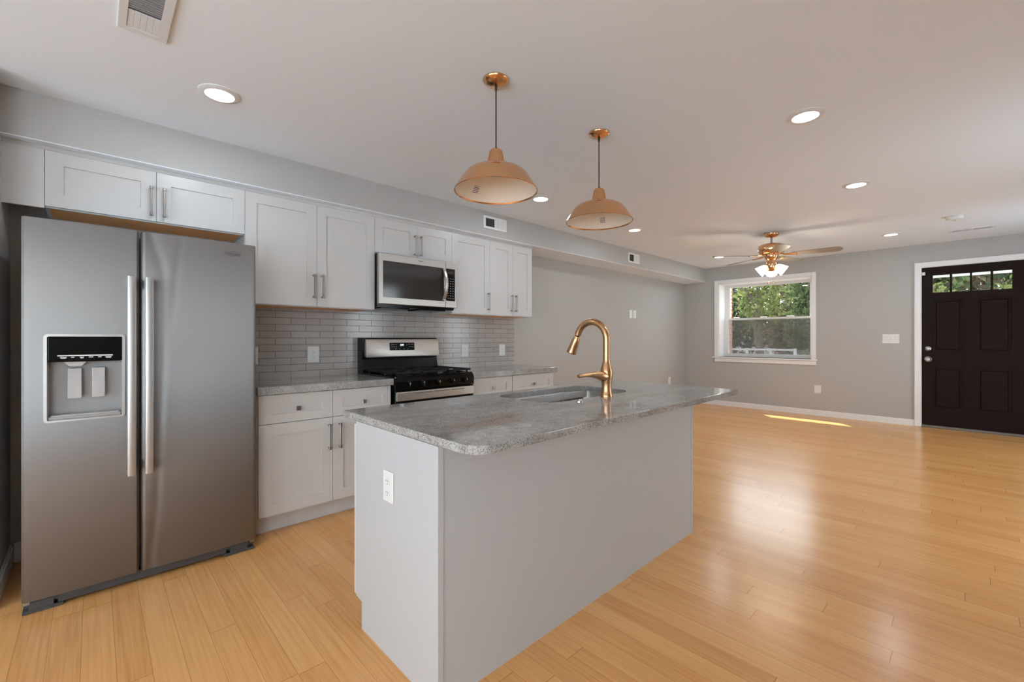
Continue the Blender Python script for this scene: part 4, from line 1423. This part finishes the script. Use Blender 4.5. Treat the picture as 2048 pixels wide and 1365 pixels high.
tree(13.7, 4.15, 4.6, (0.95, 0.80, 1.15), 'leaf_c', 1500, 0.07, 'bright yellow green tree in the middle of the window view', 2, zc=2.35)
tree(17.2, 6.10, 5.0, (1.25, 1.15, 2.3), 'leaf_b', 3600, 0.10, 'dark green tree at the left of the window view', 1, zc=2.3)
tree(17.2, 3.60, 5.2, (1.25, 0.95, 2.3), 'leaf_a', 3600, 0.10, 'mid green tree at the right of the window view', 3, zc=2.3)
tree(21.3, 5.1, 6.0, (1.6, 1.7, 3.0), 'leaf_d', 3600, 0.15, 'brownish green tree standing behind the others in the window', 4, zc=2.3)
tree(21.3, 9.0, 6.0, (1.6, 1.7, 3.4), 'leaf_b', 6000, 0.16, 'dark tree far behind at the left edge of the window', 5, zc=2.4)
tree(15.4, 0.95, 4.6, (1.0, 1.1, 1.7), 'leaf_a', 4600, 0.10, 'green tree seen through the first door pane', 6, zc=3.0)
tree(12.6, 0.46, 3.0, (0.5, 0.32, 0.62), 'leaf_c', 1500, 0.055, 'yellow green bush seen low in the first door pane', 7, 'leafy_bush', 'bush', zc=1.78, trunk=0.04)
tree(12.6, -0.52, 3.0, (0.5, 0.36, 0.60), 'leaf_c', 1500, 0.055, 'yellow green bush seen low in the fourth door pane', 8, 'leafy_bush', 'bush', zc=1.76, trunk=0.04)
tree(18.0, -1.75, 5.5, (1.3, 1.35, 2.6), 'leaf_b', 5600, 0.13, 'dark green tree seen through the third and fourth door panes', 9, zc=3.0)
tree(22.0, 0.7, 6.5, (1.6, 2.0, 3.4), 'leaf_d', 6500, 0.15, 'brownish tree far behind the front door panes', 10, zc=3.0)
# low street-side things under the trees
t = thing('garden_wall', 'low pale masonry wall across the street seen through the window', 'wall', (13.2, 4.6, -0.65))
m = MB().box(13.15, 13.35, 4.75, 5.25, -0.65, 0.98)
m.box(13.15, 13.35, 3.0, 4.75, -0.65, 0.55)
m.build('masonry', M['pale'], t)
MB().box(13.10, 13.40, 3.0, 4.75, 0.55, 0.62).build('coping', M['rail'], t)
t = thing('street_railing', 'pale painted railing in front of the trees', 'railing', (12.6, 4.0, -0.65))
for y in (3.0, 3.55, 4.1, 4.65):
    MB().box(12.57, 12.63, y - 0.03, y + 0.03, -0.65, 0.98).build('post', M['rail'], t)
for z in (0.55, 0.92):
    MB().box(12.58, 12.62, 3.0, 4.65, z, z + 0.045).build('rail', M['rail'], t)
tag(MB().box(8.75, 9.05, 3.22, 3.52, -0.65, 2.7).build('brick_pier', M['brick']), 'red brick pier just outside the left side of the window', 'pier')
# a brick garage across the street closes the view under the trees
t = thing('brick_garage', 'low red brick garage across the street behind the trees', 'garage', (27.0, 8.0, -0.65))
MB().box(26.0, 29.5, 3.5, 13.5, -0.65, 1.95).build('wall', M['brick'], t)
MB().prism([(25.7, 1.95), (29.8, 1.95), (27.75, 2.75)], 3.3, 13.7, 'xz').build('roof', M['porch'], t)
for yy in (5.0, 8.2):
    MB().box(25.95, 26.02, yy - 1.1, yy + 1.1, -0.65, 1.35).build('garage_door', M['pale'], t)
# porch canopy over the front door
t = thing('porch_canopy', 'gray porch ceiling with a white edge seen through the door panes', 'canopy', (9.0, 0.0, 2.3))
MB().box(XF + WT, 9.75, -1.3, 1.25, 2.62, 2.72).build('ceiling_board', M['porch'], t)
MB().box(9.60, 9.75, -1.3, 1.25, 2.235, 2.62).build('beam', M['porch'], t)
MB().box(9.585, 9.765, -1.3, 1.25, 2.205, 2.235).build('edge_trim', M['trim'], t)
for y in (-1.25, 1.2):
    MB().box(9.62, 9.73, y - 0.055, y + 0.055, -0.65, 2.205).build('post', M['trim'], t)
bpy.context.view_layer.update()
